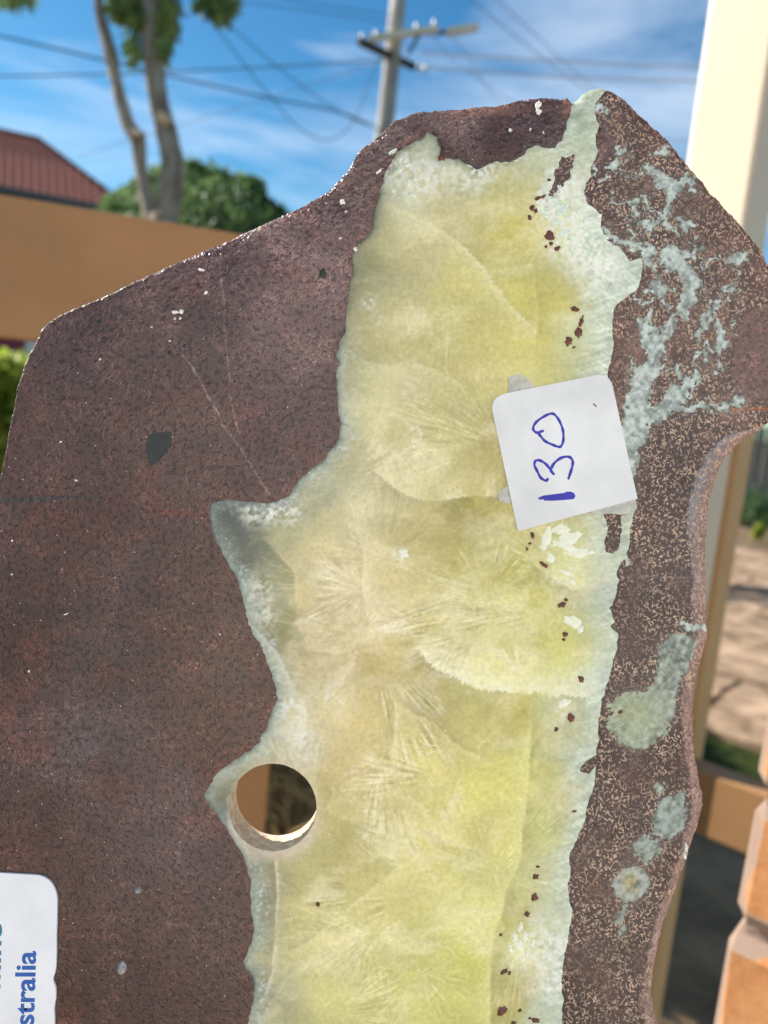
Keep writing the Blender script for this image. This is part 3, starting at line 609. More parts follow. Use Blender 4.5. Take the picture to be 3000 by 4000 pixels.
PATCH = [r6([(1240, 640), (1290, 632), (1342, 660), (1352, 690), (1330, 740), (1310, 790), (1280, 850), (1260, 920), (1255, 1000), (1225, 1060), (1160, 1120), (1090, 1140), (1020, 1110), (975, 1060), (958, 1030), (982, 980), (970, 950), (1010, 908), (1060, 890), (1130, 880), (1168, 850), (1185, 780), (1190, 700), (1215, 660)]),
         r8([(1240, 230), (1296, 218), (1300, 270), (1302, 320), (1285, 370), (1250, 410), (1200, 418), (1165, 390), (1158, 340), (1165, 290), (1200, 250)]),
         r8([(1090, 420), (1130, 403), (1180, 430), (1197, 470), (1160, 510), (1130, 527), (1090, 490), (1062, 460)]),
         r8([(1000, 600), (1030, 560), (1080, 530), (1130, 550), (1147, 600), (1130, 650), (1080, 690), (1040, 692), (1000, 650), (984, 620)]),
         r8([(1175, 180), (1205, 175), (1215, 205), (1195, 228), (1170, 215)]),
         r8([(1030, 695), (1055, 700), (1040, 750), (1015, 785), (1000, 770), (1018, 730)]),
         r8([(1030, 790), (1045, 810), (1030, 840), (1012, 830)])]
VEINS = [(r4([(1130, 370), (1118, 420), (1150, 460), (1195, 500), (1175, 560), (1130, 640), (1100, 720), (1110, 790), (1085, 850), (1050, 930), (1065, 1010), (1062, 1120)]), [14, 20, 26, 30, 28, 34, 36, 50, 48, 40, 20, 18]),
         (r4([(1180, 480), (1230, 430), (1250, 360), (1300, 290), (1345, 235), (1310, 200), (1285, 150), (1240, 110), (1330, 95)]), [16, 14, 14, 20, 26, 28, 34, 34, 18]),
         (r4([(1130, 800), (1200, 790), (1260, 720), (1330, 650), (1370, 560), (1358, 470), (1390, 380), (1420, 315)]), [30, 40, 28, 16, 8, 8, 8, 12]),
         (r4([(1180, 740), (1300, 758), (1440, 768), (1520, 735)]), [6, 12, 12, 16]),
         (r2([(1160, 730), (1200, 790), (1260, 810), (1300, 760), (1335, 830)]), [20, 36, 34, 22, 12]),
         (r2([(1260, 810), (1230, 870), (1200, 930), (1100, 965), (1075, 900), (1100, 860)]), [20, 16, 16, 18, 10, 6]),
         (r2([(990, 720), (1020, 690), (1040, 655)]), [16, 14, 10]), (r2([(1290, 960), (1330, 968), (1350, 975)]), [18, 22, 12]),
         (r2([(940, 470), (965, 490)]), [26, 22]), (r4([(1455, 390), (1470, 480), (1445, 600)]), [9, 9, 8]),
         (r4([(1110, 110), (1180, 150), (1200, 215), (1150, 265)]), [12, 14, 12, 16]), (r2([(960, 990), (1010, 1040), (1100, 1060), (1160, 1090)]), [10, 16, 14, 20]), (r2([(1180, 660), (1230, 640)]), [12, 8]),
         (r4([(1500, 130), (1540, 120), (1520, 150)]), [20, 18, 8]), (r6([(1300, 590), (1350, 620), (1380, 640)]), [14, 20, 14]), (r2([(1130, 990), (1190, 930)]), [14, 12])]
HOLE = (1065.0, 3155.0, 171.0)
# ---- numeric noise
TB = rng.random((256, 256))
def vnoise(x, y, seed=0):
    x = x + seed * 37.17; y = y + seed * 91.7; xi = np.floor(x).astype(int); yi = np.floor(y).astype(int); fx = x - xi; fy = y - yi
    fx = fx * fx * (3 - 2 * fx); fy = fy * fy * (3 - 2 * fy)
    a = TB[xi & 255, yi & 255]; b = TB[(xi + 1) & 255, yi & 255]; c = TB[xi & 255, (yi + 1) & 255]; d = TB[(xi + 1) & 255, (yi + 1) & 255]
    return (a + (b - a) * fx) * (1 - fy) + (c + (d - c) * fx) * fy
def fbm(x, y, o=4, seed=0):
    s = 0; a = .5; t = 0
    for i in range(o): s = s + a * vnoise(x, y, seed + i * 3); t += a; a *= .55; x = x * 2.03; y = y * 2.03
    return s / t
def sdf(poly, X, Y, pad=None):
    """signed distance, positive inside; far points get -pad when a pad is given"""
    p = np.asarray(poly, float); shp = X.shape; X = X.ravel(); Y = Y.ravel()
    res = np.full(X.shape, -(pad or 0.0))
    sel = np.arange(X.size) if pad is None else np.where((X > p[:, 0].min() - pad) & (X < p[:, 0].max() + pad) & (Y > p[:, 1].min() - pad) & (Y < p[:, 1].max() + pad))[0]
    x = X[sel]; y = Y[sel]; d2 = np.full(x.shape, 1e18); ins = np.zeros(x.shape, bool); n = len(p)
    for i in range(n):
        ax, ay = p[i]; bx, by = p[(i + 1) % n]; ex = bx - ax; ey = by - ay; l = ex * ex + ey * ey + 1e-12
        t = np.clip(((x - ax) * ex + (y - ay) * ey) / l, 0, 1); dx = x - ax - t * ex; dy = y - ay - t * ey; d2 = np.minimum(d2, dx * dx + dy * dy)
        if ey != 0:
            c = (ay > y) != (by > y); ins ^= c & (x < ex * (y - ay) / ey + ax)
    res[sel] = np.where(ins, 1, -1) * np.sqrt(d2); return res.reshape(shp)
def pdist(line, X, Y, wid=None, pad=160):
    """distance to a polyline (minus a width that varies along it)"""
    p = np.asarray(line, float); shp = X.shape; X = X.ravel(); Y = Y.ravel(); res = np.full(X.shape, float(pad))
    sel = np.where((X > p[:, 0].min() - pad) & (X < p[:, 0].max() + pad) & (Y > p[:, 1].min() - pad) & (Y < p[:, 1].max() + pad))[0]
    x = X[sel]; y = Y[sel]; d = np.full(x.shape, float(pad)); w = np.zeros(len(p)) if wid is None else np.asarray(wid, float)
    for i in range(len(p) - 1):
        ax, ay = p[i]; ex, ey = p[i + 1] - p[i]; l = ex * ex + ey * ey + 1e-9; t = np.clip(((x - ax) * ex + (y - ay) * ey) / l, 0, 1)
        d = np.minimum(d, np.hypot(x - ax - t * ex, y - ay - t * ey) - (w[i] + (w[i + 1] - w[i]) * t))
    res[sel] = d; return res.reshape(shp)
def regions(X, Y):
    so = sdf(OUT, X, Y) + 5 * (fbm(X / 22, Y / 22, 3, 5) - .5) + 7 * (fbm(X / 60, Y / 60, 2, 8) - .5)
    sh = np.hypot(X - HOLE[0], Y - HOLE[1]) - HOLE[2]
    sc = sdf(CORE, X, Y) + 13 * (fbm(X / 26, Y / 26, 3, 1) - .5)
    sf = sdf(FRAG, X, Y, 60) + 22 * (fbm(X / 20, Y / 20, 3, 2) - .5); sc = np.where(sf > -40, np.minimum(sc, -sf), sc)
    wv = 46 * (fbm(X / 40, Y / 40, 4, 4) - .5)
    sv = np.full(X.shape, -160.0)
    XW = X + 70 * (fbm(X / 70, Y / 70, 4, 7) - .5) + 26 * (fbm(X / 16, Y / 16, 2, 9) - .5); YW = Y + 70 * (fbm(X / 70, Y / 70, 4, 10) - .5) + 26 * (fbm(X / 16, Y / 16, 2, 14) - .5)
    for ln, w in VEINS: sv = np.maximum(sv, -pdist(ln, XW, YW, w) + wv * .7)
    area = np.clip(sdf([(2230, 560), (2420, 500), (2700, 700), (2960, 1080), (2960, 1280), (2860, 1450), (2780, 1640), (2480, 1700), (2390, 1420), (2420, 1150), (2330, 860)], X, Y, 200) / 60, -3, 1)
    rn_ = np.abs(fbm(XW / 85, YW / 85, 3, 15) - .5); pk_ = fbm(X / 110, Y / 110, 2, 16)
    sv = np.maximum(sv, np.where(area > .2, (.030 + .06 * (pk_ - .5) - rn_) * 400 - (1 - area) * 40, -160))
    sv = sv + 26 * (fbm(X / 9, Y / 9, 2, 19) - .5)
    sv = np.where(sc > 0, -160, sv)
    reg = np.zeros(X.shape, int); reg[sv > 0] = 2
    sp = []
    wp = 30 * (fbm(X / 24, Y / 24, 4, 6) - .5) + 20 * (fbm(X / 8, Y / 8, 2, 20) - .5)
    for i, pl in enumerate(PATCH):
        d = sdf(pl, X, Y, 160); d = np.where(d > -159, d + wp, d); sp.append(d); reg[d > 0] = 3 + i
    reg[sc > 0] = 1
    return so, sh, sc, sv, sp, reg
# ---- colours of the stone, sky sheen painted in on the upper-left rock, read off the photograph
CPT = np.array([(1650, 600, 195, 205, 172), (1800, 690, 194, 202, 160), (1600, 760, 198, 202, 165), (1750, 800, 190, 182, 126), (2000, 750, 198, 193, 118), (2130, 620, 186, 196, 148), (2200, 520, 172, 192, 164), (1900, 850, 196, 190, 104), (2000, 900, 194, 184, 72), (1500, 900, 178, 176, 124), (1600, 1000, 188, 180, 124), (1450, 1050, 160, 162, 118), (1800, 1150, 194, 188, 104), (2050, 1150, 196, 190, 78), (2180, 1150, 186, 180, 74), (2300, 1000, 198, 208, 164), (2400, 1080, 186, 202, 178), (2250, 800, 214, 219, 184), (1500, 1300, 196, 190, 130), (1700, 1300, 194, 188, 122), (1900, 1350, 195, 186, 100), (2100, 1300, 186, 180, 80), (2300, 1300, 186, 196, 140), (1380, 1450, 176, 176, 130), (1600, 1500, 200, 194, 140), (1800, 1450, 190, 182, 106), (1700, 1650, 184, 178, 108), (1950, 1750, 170, 160, 84), (1500, 1750, 202, 196, 146), (1350, 1750, 178, 178, 128), (1250, 1880, 166, 176, 144), (1600, 1880, 196, 188, 126), (1850, 2000, 174, 164, 74), (1700, 2050, 184, 174, 102), (1450, 2000, 205, 199, 150), (1000, 2030, 124, 134, 116), (900, 2010, 98, 108, 102), (950, 2150, 112, 122, 104), (1080, 2080, 170, 174, 126), (1250, 2150, 206, 196, 140), (1200, 2350, 206, 196, 136), (1080, 2400, 152, 160, 122), (1020, 2350, 142, 156, 140), (1400, 2350, 212, 202, 152), (1600, 2250, 200, 190, 120), (1850, 2200, 184, 178, 74), (2050, 2300, 182, 178, 68), (2000, 2450, 190, 186, 80), (1700, 2450, 190, 184, 114), (2250, 2250, 202, 206, 132), (2350, 2300, 176, 192, 170), (2200, 2550, 192, 194, 92), (1900, 2600, 206, 205, 108), (1500, 2600, 190, 178, 104), (1250, 2600, 192, 182, 122), (1150, 2700, 196, 190, 144), (1150, 2950, 206, 206, 180), (1400, 2800, 196, 182, 110), (1700, 2800, 182, 172, 94), (2000, 2800, 188, 180, 74), (2250, 2800, 192, 202, 142), (2330, 2700, 190, 206, 190), (1350, 3000, 196, 180, 114), (1650, 3000, 202, 194, 108), (1900, 3050, 202, 198, 88), (2150, 3050, 208, 206, 98), (2280, 3000, 182, 196, 164), (1400, 3250, 186, 178, 104), (1700, 3250, 202, 192, 98), (1950, 3250, 192, 188, 88), (2150, 3250, 192, 196, 108), (2230, 3350, 196, 206, 170), (1200, 3500, 186, 180, 110), (1020, 3500, 152, 156, 126), (1500, 3500, 190, 184, 104), (1800, 3450, 194, 192, 96), (2000, 3600, 186, 184, 78), (2150, 3600, 192, 202, 164), (1300, 3700, 196, 190, 120), (1600, 3700, 186, 182, 98), (1850, 3750, 182, 184, 66), (2050, 3700, 212, 216, 150), (2150, 3750, 202, 212, 184), (1100, 3900, 166, 170, 126), (1300, 3900, 190, 188, 108), (1600, 3900, 190, 190, 98), (1800, 3950, 180, 182, 80), (2000, 3900, 186, 180, 78), (2120, 3950, 186, 202, 174)], float)
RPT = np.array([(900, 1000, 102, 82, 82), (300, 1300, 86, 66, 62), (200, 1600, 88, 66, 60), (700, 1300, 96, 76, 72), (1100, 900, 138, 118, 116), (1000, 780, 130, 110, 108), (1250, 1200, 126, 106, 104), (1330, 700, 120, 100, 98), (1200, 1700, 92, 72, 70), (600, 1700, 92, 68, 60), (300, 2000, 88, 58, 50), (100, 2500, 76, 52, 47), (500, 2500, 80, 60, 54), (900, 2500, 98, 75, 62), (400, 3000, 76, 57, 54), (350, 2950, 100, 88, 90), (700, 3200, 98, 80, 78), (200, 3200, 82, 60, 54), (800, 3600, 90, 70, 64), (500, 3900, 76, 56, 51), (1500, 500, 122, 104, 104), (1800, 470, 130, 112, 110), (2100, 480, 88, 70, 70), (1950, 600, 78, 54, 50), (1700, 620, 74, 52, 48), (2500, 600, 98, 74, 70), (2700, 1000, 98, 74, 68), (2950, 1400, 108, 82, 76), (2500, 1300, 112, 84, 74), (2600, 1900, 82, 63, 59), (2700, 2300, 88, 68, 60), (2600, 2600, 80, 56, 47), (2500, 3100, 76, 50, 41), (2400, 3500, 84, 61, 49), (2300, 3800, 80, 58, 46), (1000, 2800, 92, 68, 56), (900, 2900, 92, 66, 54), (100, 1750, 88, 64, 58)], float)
def idw(PT, X, Y, pw=3.2):
    lc = lin(PT[:, 2:5]); num = np.zeros(X.shape + (3,)); den = np.zeros(X.shape)
    for i in range(len(PT)):
        w = 1.0 / (((X - PT[i, 0]) ** 2 + (Y - PT[i, 1]) ** 2 + 900) ** (pw / 2)); num += w[..., None] * lc[i]; den += w
    return num / den[..., None]
def mix(c, t, f): return c + (lin(t) - c) * np.clip(f, 0, 1)[..., None]
FANS = [  # centre, direction, half spread (deg), r from, r to, fibres per radian, strength, white share
    (1400, 2480, 15, 42, 40, 440, 46, 1.0, .5), (1425, 2310, 185, 48, 30, 270, 40, .7, .8), (1640, 840, -95, 45, 70, 230, 50, .5, 1.0), (1800, 800, -80, 45, 60, 170, 50, .6, 1.0), (2140, 900, 10, 50, 60, 300, 44, .6, 1.0),
    (1330, 1480, 47, 20, 180, 640, 60, .7, .8), (1960, 1740, 200, 30, 120, 480, 60, .55, .7), (2140, 2390, 178, 24, 80, 620, 60, .75, .6), (1900, 2330, 88, 40, 190, 370, 60, .6, 1.0), (1470, 2560, 66, 17, 120, 720, 70, .9, .6),
    (1720, 3030, 184, 26, 40, 400, 46, .8, .5), (1200, 3150, 0, 38, 190, 430, 40, .7, .5), (1660, 3490, 174, 27, 40, 520, 56, .75, .5), (1290, 3960, -30, 45, 50, 400, 40, .6, .6), (1500, 2960, 82, 30, 40, 400, 46, .65, .7),
    (1930, 3410, 196, 24, 20, 380, 50, .6, 1.0), (2040, 3680, 45, 50, 30, 240, 34, .7, 1.0), (1500, 2180, -70, 60, 60, 330, 40, .55, .7), (1300, 2700, 200, 60, 20, 180, 30, .5, 1.0), (1760, 1180, 220, 55, 100, 420, 50, .35, .7),
    (2230, 2560, 200, 35, 60, 380, 50, .4, .8), (1330, 1900, -40, 35, 30, 320, 40, .7, .9), (1820, 2950, -150, 35, 60, 360, 50, .5, .6), (1650, 3800, -10, 40, 60, 330, 46, .5, .5), (1440, 3650, 100, 50, 40, 300, 40, .5, .6), (2080, 1250, 190, 30, 60, 360, 50, .3, .6), (2200, 2230, -160, 50, 60, 220, 30, .6, .8)]
c1_ = Z1((1000, 1900), .844); c3_ = Z1((1300, 500), .7233); c4_ = Z1((1000, 3000), .7836)
# growth fronts and fractures: (polyline, side, pale length, pale strength, dark length, dark strength, raggedness, colour)
FRONTS = [
    (c1_([(520, -90), (560, -60), (620, -10), (700, 40), (760, 52), (830, 60), (900, 55), (960, 45), (1070, 40), (1130, 50)]), -1, 70, .8, 120, .34, 10, (228, 222, 180)),
    (c1_([(740, 740), (790, 810), (880, 870), (960, 905), (1040, 925), (1130, 940), (1250, 950), (1370, 965), (1480, 972), (1610, 985)]), -1, 62, 1.0, 130, .34, 20, (238, 238, 204)),
    (c1_([(740, 500), (840, 520), (960, 540), (1080, 560), (1180, 570), (1260, 540), (1300, 500)]), -1, 55, .65, 80, .16, 30, (228, 224, 172)),
    (c3_([(260, 380), (380, 440), (480, 490), (560, 540), (680, 620), (760, 700), (850, 800), (870, 850), (920, 930), (1010, 1000), (1090, 1100), (1090, 1160)]), 1, 20, .75, 50, .12, 16, (230, 224, 184)),
    (c1_([(400, 150), (470, 200), (500, 300), (500, 370), (490, 440), (510, 560), (530, 640), (510, 740)]), -1, 20, .8, 26, .22, 8, (236, 228, 190)),
    (c1_([(30, 230), (110, 320), (180, 400), (180, 430), (190, 640), (250, 760), (400, 775)]), -1, 34, .5, 60, .24, 6, (226, 212, 164)),
    (c1_([(-20, 640), (40, 700), (110, 800), (170, 920), (200, 1000)]), 1, 22, .9, 46, .16, 12, (222, 228, 216)),
    (c1_([(200, 1000), (240, 1060), (230, 1140), (190, 1200), (150, 1240)]), 1, 30, .95, 50, .2, 22, (232, 230, 214)),
    (c1_([(640, 960), (650, 1080), (635, 1180), (625, 1300)]), -1, 13, .75, 46, .2, 6, (230, 222, 176)),
    (c1_([(660, 1000), (740, 1060), (830, 1100), (900, 1180), (960, 1220), (1080, 1270)]), 1, 26, .5, 60, .24, 8, (226, 220, 168)),
    (c4_([(1372, -250), (1362, 0), (1350, 150), (1330, 280), (1320, 450), (1290, 520), (1240, 620), (1225, 740), (1200, 800), (1175, 900), (1165, 1050), (1165, 1320)]), 1, 34, .6, 110, .38, 6, (226, 224, 150)),
    (c4_([(100, 430), (105, 520), (110, 640), (105, 740), (95, 850), (85, 1000), (50, 1120), (0, 1200)]), -1, 9, .95, 60, .25, 6, (230, 226, 200)),
    (c4_([(720, 480), (600, 590), (520, 650), (440, 710), (340, 800), (250, 870), (150, 930)]), -1, 26, .5, 60, .2, 8, (222, 218, 168)),
    (c4_([(850, 260), (880, 330), (960, 380), (1050, 410), (1140, 440)]), -1, 80, .6, 60, .2, 26, (226, 222, 178)),
    (c1_([(1270, 340), (1330, 390), (1400, 440), (1470, 480), (1560, 455), (1659, 425)]), -1, 22, .7, 46, .3, 5, (230, 230, 182)),
    (c3_([(600, 860), (800, 840), (950, 850), (1080, 850)]), 1, 40, .35, 30, .05, 14, (220, 214, 130)),
    (c3_([(120, 1250), (300, 1290), (440, 1260), (560, 1320), (720, 1400)]), 1, 22, .4, 60, .06, 14, (230, 226, 190)),
    (c1_([(380, 140), (520, 220), (600, 280), (690, 310)]), 1, 18, .6, 30, .1, 12, (232, 226, 188)),
    (c3_([(1080, 790), (1112, 1000), (1095, 1150)]), 1, 12, .4, 70, .1, 6, (220, 214, 130)),
    (c4_([(320, 860), (400, 920), (480, 890), (500, 850)]), -1, 34, .6, 40, .2, 10, (226, 220, 170)),
    (c4_([(570, 1260), (640, 1180), (740, 1120), (880, 1120)]), 1, 40, .4, 60, .12, 16, (222, 218, 170)),
    (c4_([(0, 1290), (120, 1080), (240, 960), (340, 900)]), 1, 60, .3, 60, .14, 20, (216, 212, 168)),
    (c4_([(620, 40), (700, 100), (760, 120), (850, 200), (870, 300)]), 1, 50, .55, 60, .2, 24, (228, 222, 176)),
    (c4_([(360, 60), (380, 130), (350, 200), (420, 260), (620, 280)]), -1, 50, .4, 60, .16, 20, (226, 220, 170)),
    (c1_([(420, 780), (480, 760), (450, 860), (400, 920), (370, 980)]), 1, 40, .6, 50, .12, 26, (234, 226, 200)),
    (c1_([(1480, 1000), (1420, 1080), (1350, 1120), (1270, 1200), (1250, 1300)]), 1, 40, .4, 60, .2, 16, (220, 222, 140)),
]
def front(line, X, Y, pad):
    """signed distance to a polyline and how far along it the point lies"""
    p = np.asarray(line, float); sel = np.where((X > p[:, 0].min() - pad) & (X < p[:, 0].max() + pad) & (Y > p[:, 1].min() - pad) & (Y < p[:, 1].max() + pad))[0]
    x = X[sel]; y = Y[sel]; best = np.full(x.shape, 1e9); sg = np.ones(x.shape); al = np.zeros(x.shape); cum = 0.0
    for i in range(len(p) - 1):
        ax, ay = p[i]; ex, ey = p[i + 1] - p[i]; l = ex * ex + ey * ey + 1e-9; t = np.clip(((x - ax) * ex + (y - ay) * ey) / l, 0, 1); d = np.hypot(x - ax - t * ex, y - ay - t * ey)
        m = d < best; best = np.where(m, d, best); sg = np.where(m, np.sign(ex * (y - ay) - ey * (x - ax)), sg); al = np.where(m, cum + t * math.sqrt(l), al); cum += math.sqrt(l)
    return sel, best * sg, al, cum
def fibre(X, Y, ux, uy, width, length, seed, n=13):
    """streaks along (ux,uy): noise averaged along the direction, stretched back to full contrast"""
    a = 0.0
    for k in range(n):
        t = (k / (n - 1) - .5) * length; a = a + vnoise((X + ux * t) / width, (Y + uy * t) / width, seed)
    return .5 + (a / n - .5) * math.sqrt(max(1.0, length / width * .72)) * .95
def paint_core(X, Y, sc):
    wx = X + 90 * (fbm(X / 130, Y / 130, 3, 11) - .5); wy = Y + 90 * (fbm(X / 130, Y / 130, 3, 12) - .5)
    c = idw(CPT, wx, wy) * 1.22
    # cloudy depth: milky veils over darker, clearer crystal
    cl = fbm(wx / 210, wy / 150, 5, 13); c = c * (0.72 + .52 * cl)[..., None]; lum = c @ np.array([.3, .6, .1]); c = c * .84 + lum[..., None] * np.array([.16, .16, .135])
    clear = np.clip(fbm(wx / 260 + 7, wy / 190, 4, 17) * 3.2 - 1.75, 0, 1); c = mix(c, (164, 154, 66), clear * .45)
    milk = np.clip(fbm(wx / 150 + wy / 400, wy / 110, 5, 18) * 3.4 - 1.85, 0, 1); c = mix(c, (236, 230, 192), milk * .55)
    jx = X + 40 * (fbm(X / 160, Y / 160, 2, 23) - .5); jy = Y + 40 * (fbm(X / 160, Y / 160, 2, 24) - .5)
    f = np.full(X.shape, .5)
    for i, (bx, by, di, spd, ra, rb, fr, st, wh) in enumerate(FANS):
        fr *= .62; st = min(1.0, st * 1.15) * (.55 if i in (5, 6, 18, 19, 20, 23, 24, 25, 26, 17, 13, 15) else 1.0)
        sel = np.where((np.abs(X - bx) < rb * 1.15) & (np.abs(Y - by) < rb * 1.15))[0]
        if not len(sel): continue
        dx = jx[sel] - bx; dy = jy[sel] - by; r = np.hypot(dx, dy); an = np.arctan2(dy, dx)
        da = np.abs((an - math.radians(di) + math.pi) % (2 * math.pi) - math.pi) / math.radians(spd)
        ragged = rb * (.62 + .6 * vnoise(an * 9, an * 0 + i, 27))
        w = np.clip((1.15 - da) / .4, 0, 1) * np.clip((r - ra) / 70 + .2, 0, 1) * np.clip((ragged - r) / (rb * .28), 0, 1) * st
        ux = dx / (r + 1e-6); uy = dy / (r + 1e-6); sk = .62 * fibre(X[sel], Y[sel], ux, uy, 8.5, 120, 31 + i) + .38 * fibre(X[sel], Y[sel], ux, uy, 4.6, 60, 61 + i)
        pat = np.clip(fbm(X[sel] / 110, Y[sel] / 110, 3, 60 + i) * 3.2 - 1.1, 0.05, 1)
        lo = np.clip((.47 - sk) / .22, 0, 1) * w * pat; hi = np.clip((sk - .52) / .24, 0, 1) * w * pat
        cs = c[sel] * (1 - .36 * lo * (1 - .4 * wh))[..., None]; c[sel] = mix(cs, (246, 242, 212), hi * (.42 + .34 * wh)); f[sel] = f[sel] + (sk - .5) * w
        tip = np.exp(-((r - ragged * .86) / 22) ** 2) * np.clip((1.05 - da) / .3, 0, 1) * st * wh * pat; c[sel] = mix(c[sel], (242, 240, 216), tip * .6)
    # short crystal needles everywhere, following a slowly turning direction
    wx2 = X + 120 * (fbm(X / 120, Y / 120, 3, 21) - .5); wy2 = Y + 120 * (fbm(X / 120, Y / 120, 3, 22) - .5); best = np.full(X.shape, 1e9); ux = np.ones(X.shape); uy = np.zeros(X.shape)
    for i, fa in enumerate(FANS):
        d = np.hypot(wx2 - fa[0], wy2 - fa[1]); m = d < best; best = np.where(m, d, best); q = np.hypot(X - fa[0], Y - fa[1]) + 1e-6; ux = np.where(m, (X - fa[0]) / q, ux); uy = np.where(m, (Y - fa[1]) / q, uy)
    ne = .6 * fibre(X, Y, ux, uy, 7.5, 80, 37) + .4 * fibre(X, Y, ux, uy, 4.4, 36, 38, 11); na = np.clip(fbm(X / 130, Y / 130, 4, 39) * 3.0 - 1.0, .06, 1) * np.clip((Y - 1100) / 500, .35, 1)
    na = na * np.clip(fbm(X / 330, Y / 330, 2, 40) * 3.4 - 1.25, .08, 1); c = c * (1 + (ne - .5) * .42 * na)[..., None]; c = mix(c, (246, 242, 214), np.clip((ne - .62) / .2, 0, 1) * na * .28)
    # hair-fine internal cracks
    ck = np.abs(fbm(wx2 / 150, wy2 / 150, 3, 52) - .5); cm_ = np.clip(fbm(X / 140, Y / 140, 2, 53) * 3 - 1.5, 0, 1); c = mix(c, (246, 243, 222), np.exp(-(ck / .0045) ** 2) * cm_ * .6)
    for ln, sd, pl_, ps, dl, ds, rg, cc in FRONTS:
        sel, d, al, tot = front(ln, X, Y, max(pl_, dl) * 2.4)
        if not len(sel): continue
        ends = np.clip(np.minimum(al, tot - al) / 50 + .15, 0, 1)
        rag = rg * .75 * (vnoise(al / 4.5, d / 60, 71) - .5) + rg * 1.7 * (fbm(X[sel] / 60, Y[sel] / 60, 4, 72) - .5)
        e_ = d * sd + rag; nz = .55 + .75 * vnoise(al / 9, np.abs(d) / 34, 73) + .3 * (fbm(X[sel] / 70, Y[sel] / 70, 2, 76) - .5)
        on = np.clip(fbm(X[sel] / 90, Y[sel] / 90, 3, 78) * 2.6 - .3, .4, 1); pale = np.where(e_ > 0, np.exp(-e_ / pl_), np.exp(-(e_ / 5.0) ** 2)) * ps * ends * np.clip(nz, .25, 1.1) * on
        dark = np.where(e_ < 0, np.exp(e_ / dl), 0) * ds * ends * .75 * on
        c[sel] = mix(c[sel] * (1 - dark)[..., None], cc, pale)
    lum = c @ np.array([.3, .6, .1]); c = c * ((np.clip(lum, .05, 1) / .52) ** .38)[..., None]
    c = c * np.array([1.01, 1.0, .99])
    warm = np.exp(-(((X - 1400) / 260) ** 2 + ((Y - 2480) / 520) ** 2)); c = c * (1 + warm[..., None] * np.array([.05, -.01, .05]))
    # crystal margin along the brown rock
    right = np.clip((X - 1880 - np.clip(900 - Y, 0, 400) * .35) / 160, 0, 1)
    n_ = fbm(X / 50, Y / 50, 4, 42)
    fe0 = vnoise(X / 60, Y / 9, 44) * .6 + vnoise(X / 30, Y / 5, 46) * .4
    wl = 14 + 62 * n_; wr = np.interp(Y, [400, 700, 800, 900, 1000, 1150, 1500, 2000, 2300, 2600, 3000, 3300, 3600, 3800, 4000], [60, 60, 90, 150, 200, 165, 120, 75, 60, 50, 85, 60, 60, 95, 70]) * (.6 + .8 * fbm(X / 90, Y / 90, 3, 43)); w = wl * (1 - right) + wr * right
    mgr = 1 / (1 + np.exp((sc - wr * .72 - 70 * (fe0 - .5)) / 26))
    mgl = np.exp(-(np.clip(sc, 0, None) / w) ** 2) * np.clip((Y - 1150) / 300 + np.exp(-((Y - 600) / 130) ** 2) * 1.6, .12, 1)
    mg = mgl * (1 - right) + mgr * right
    fe = vnoise(X / 34, Y / 8, 44) * .5 + vnoise(X / 12, Y / 9, 45) * .5
    cm_l = lin((188, 199, 190)) * (0.55 + .9 * fe)[..., None]; fb = .55 * fibre(X, Y, .96, -.28, 8, 80, 59) + .45 * fibre(X, Y, .8, .6, 6, 40, 60, 11); cm_r = lin((212, 222, 204)) * (0.50 + .95 * np.clip(fb, .15, .95))[..., None]
    cm_r = cm_r * (.76 + .5 * fbm(X / 30, Y / 30, 4, 57))[..., None]; crk = np.abs(fbm(X / 55, Y / 55, 4, 58) - .5); cm_r = cm_r * (1 - .14 * np.exp(-(crk / .02) ** 2))[..., None]
    cm = cm_l * (1 - right)[..., None] + cm_r * right[..., None]
    c = c + (cm - c) * (mg * (.62 + .3 * right))[..., None]
    dkm = np.exp(-np.clip(sc, 0, None) / (9 + 26 * n_)) * (1 - right * .85) * np.clip(1.5 - 1.4 * fbm(X / 200, Y / 200, 2, 47) + (Y < 1100) * .2, .15, 1)
    c = mix(c, (68, 76, 74), dkm * .9)
    sg = np.clip(vnoise(X / 8, Y / 8, 48) * 2.6 + fbm(X / 40, Y / 40, 2, 49) * 1.6 - 2.35, 0, 1) * np.exp(-((sc - 42) / 30) ** 2) * (1 - right * .5); c = mix(c, (206, 218, 212), sg * .9 * (Y > 1300))
    # smoky corners of the margin
    for (px, py, ra, st) in ((905, 2020, 90, .75), (960, 2140, 90, .6), (870, 3130, 90, .6), (930, 3240, 60, .5), (985, 3400, 40, .3), (1560, 640, 70, .3), (1000, 3790, 40, .3)):
        c = mix(c, (92, 100, 98), st * np.exp(-((X - px) ** 2 + (Y - py) ** 2) / ra ** 2) * (.5 + n_))
    # white sprays and pale rim of the drilled hole
    for (px, py, ra, st) in ((1600, 680, 95, 1.2), (1680, 700, 60, 1.0), (1820, 690, 70, 1.0), (1900, 660, 50, .9), (2010, 640, 50, .7), (2180, 830, 80, 1.3), (2240, 880, 90, 1.3), (2290, 980, 90, 1.0), (2360, 1060, 70, .8), (2230, 740, 60, 1.0), (2170, 950, 50, .6), (1150, 2760, 50, 1.0), (1170, 2870, 50, 1.0), (985, 2010, 40, .9), (1060, 2010, 40, .9), (1140, 2000, 50, .9), (1020, 2300, 50, .8), (1040, 2400, 40, .8), (2130, 3700, 90, 1.1), (2160, 3850, 70, .9), (1440, 1180, 26, .8), (1475, 1240, 22, .6), (1560, 2170, 34, .7), (1180, 2950, 60, .5), (2100, 3640, 60, .6), (2060, 3720, 50, .5), (1300, 2720, 60, .5), (2210, 2220, 120, .35), (2200, 2790, 50, .6), (2230, 3100, 60, .4)):
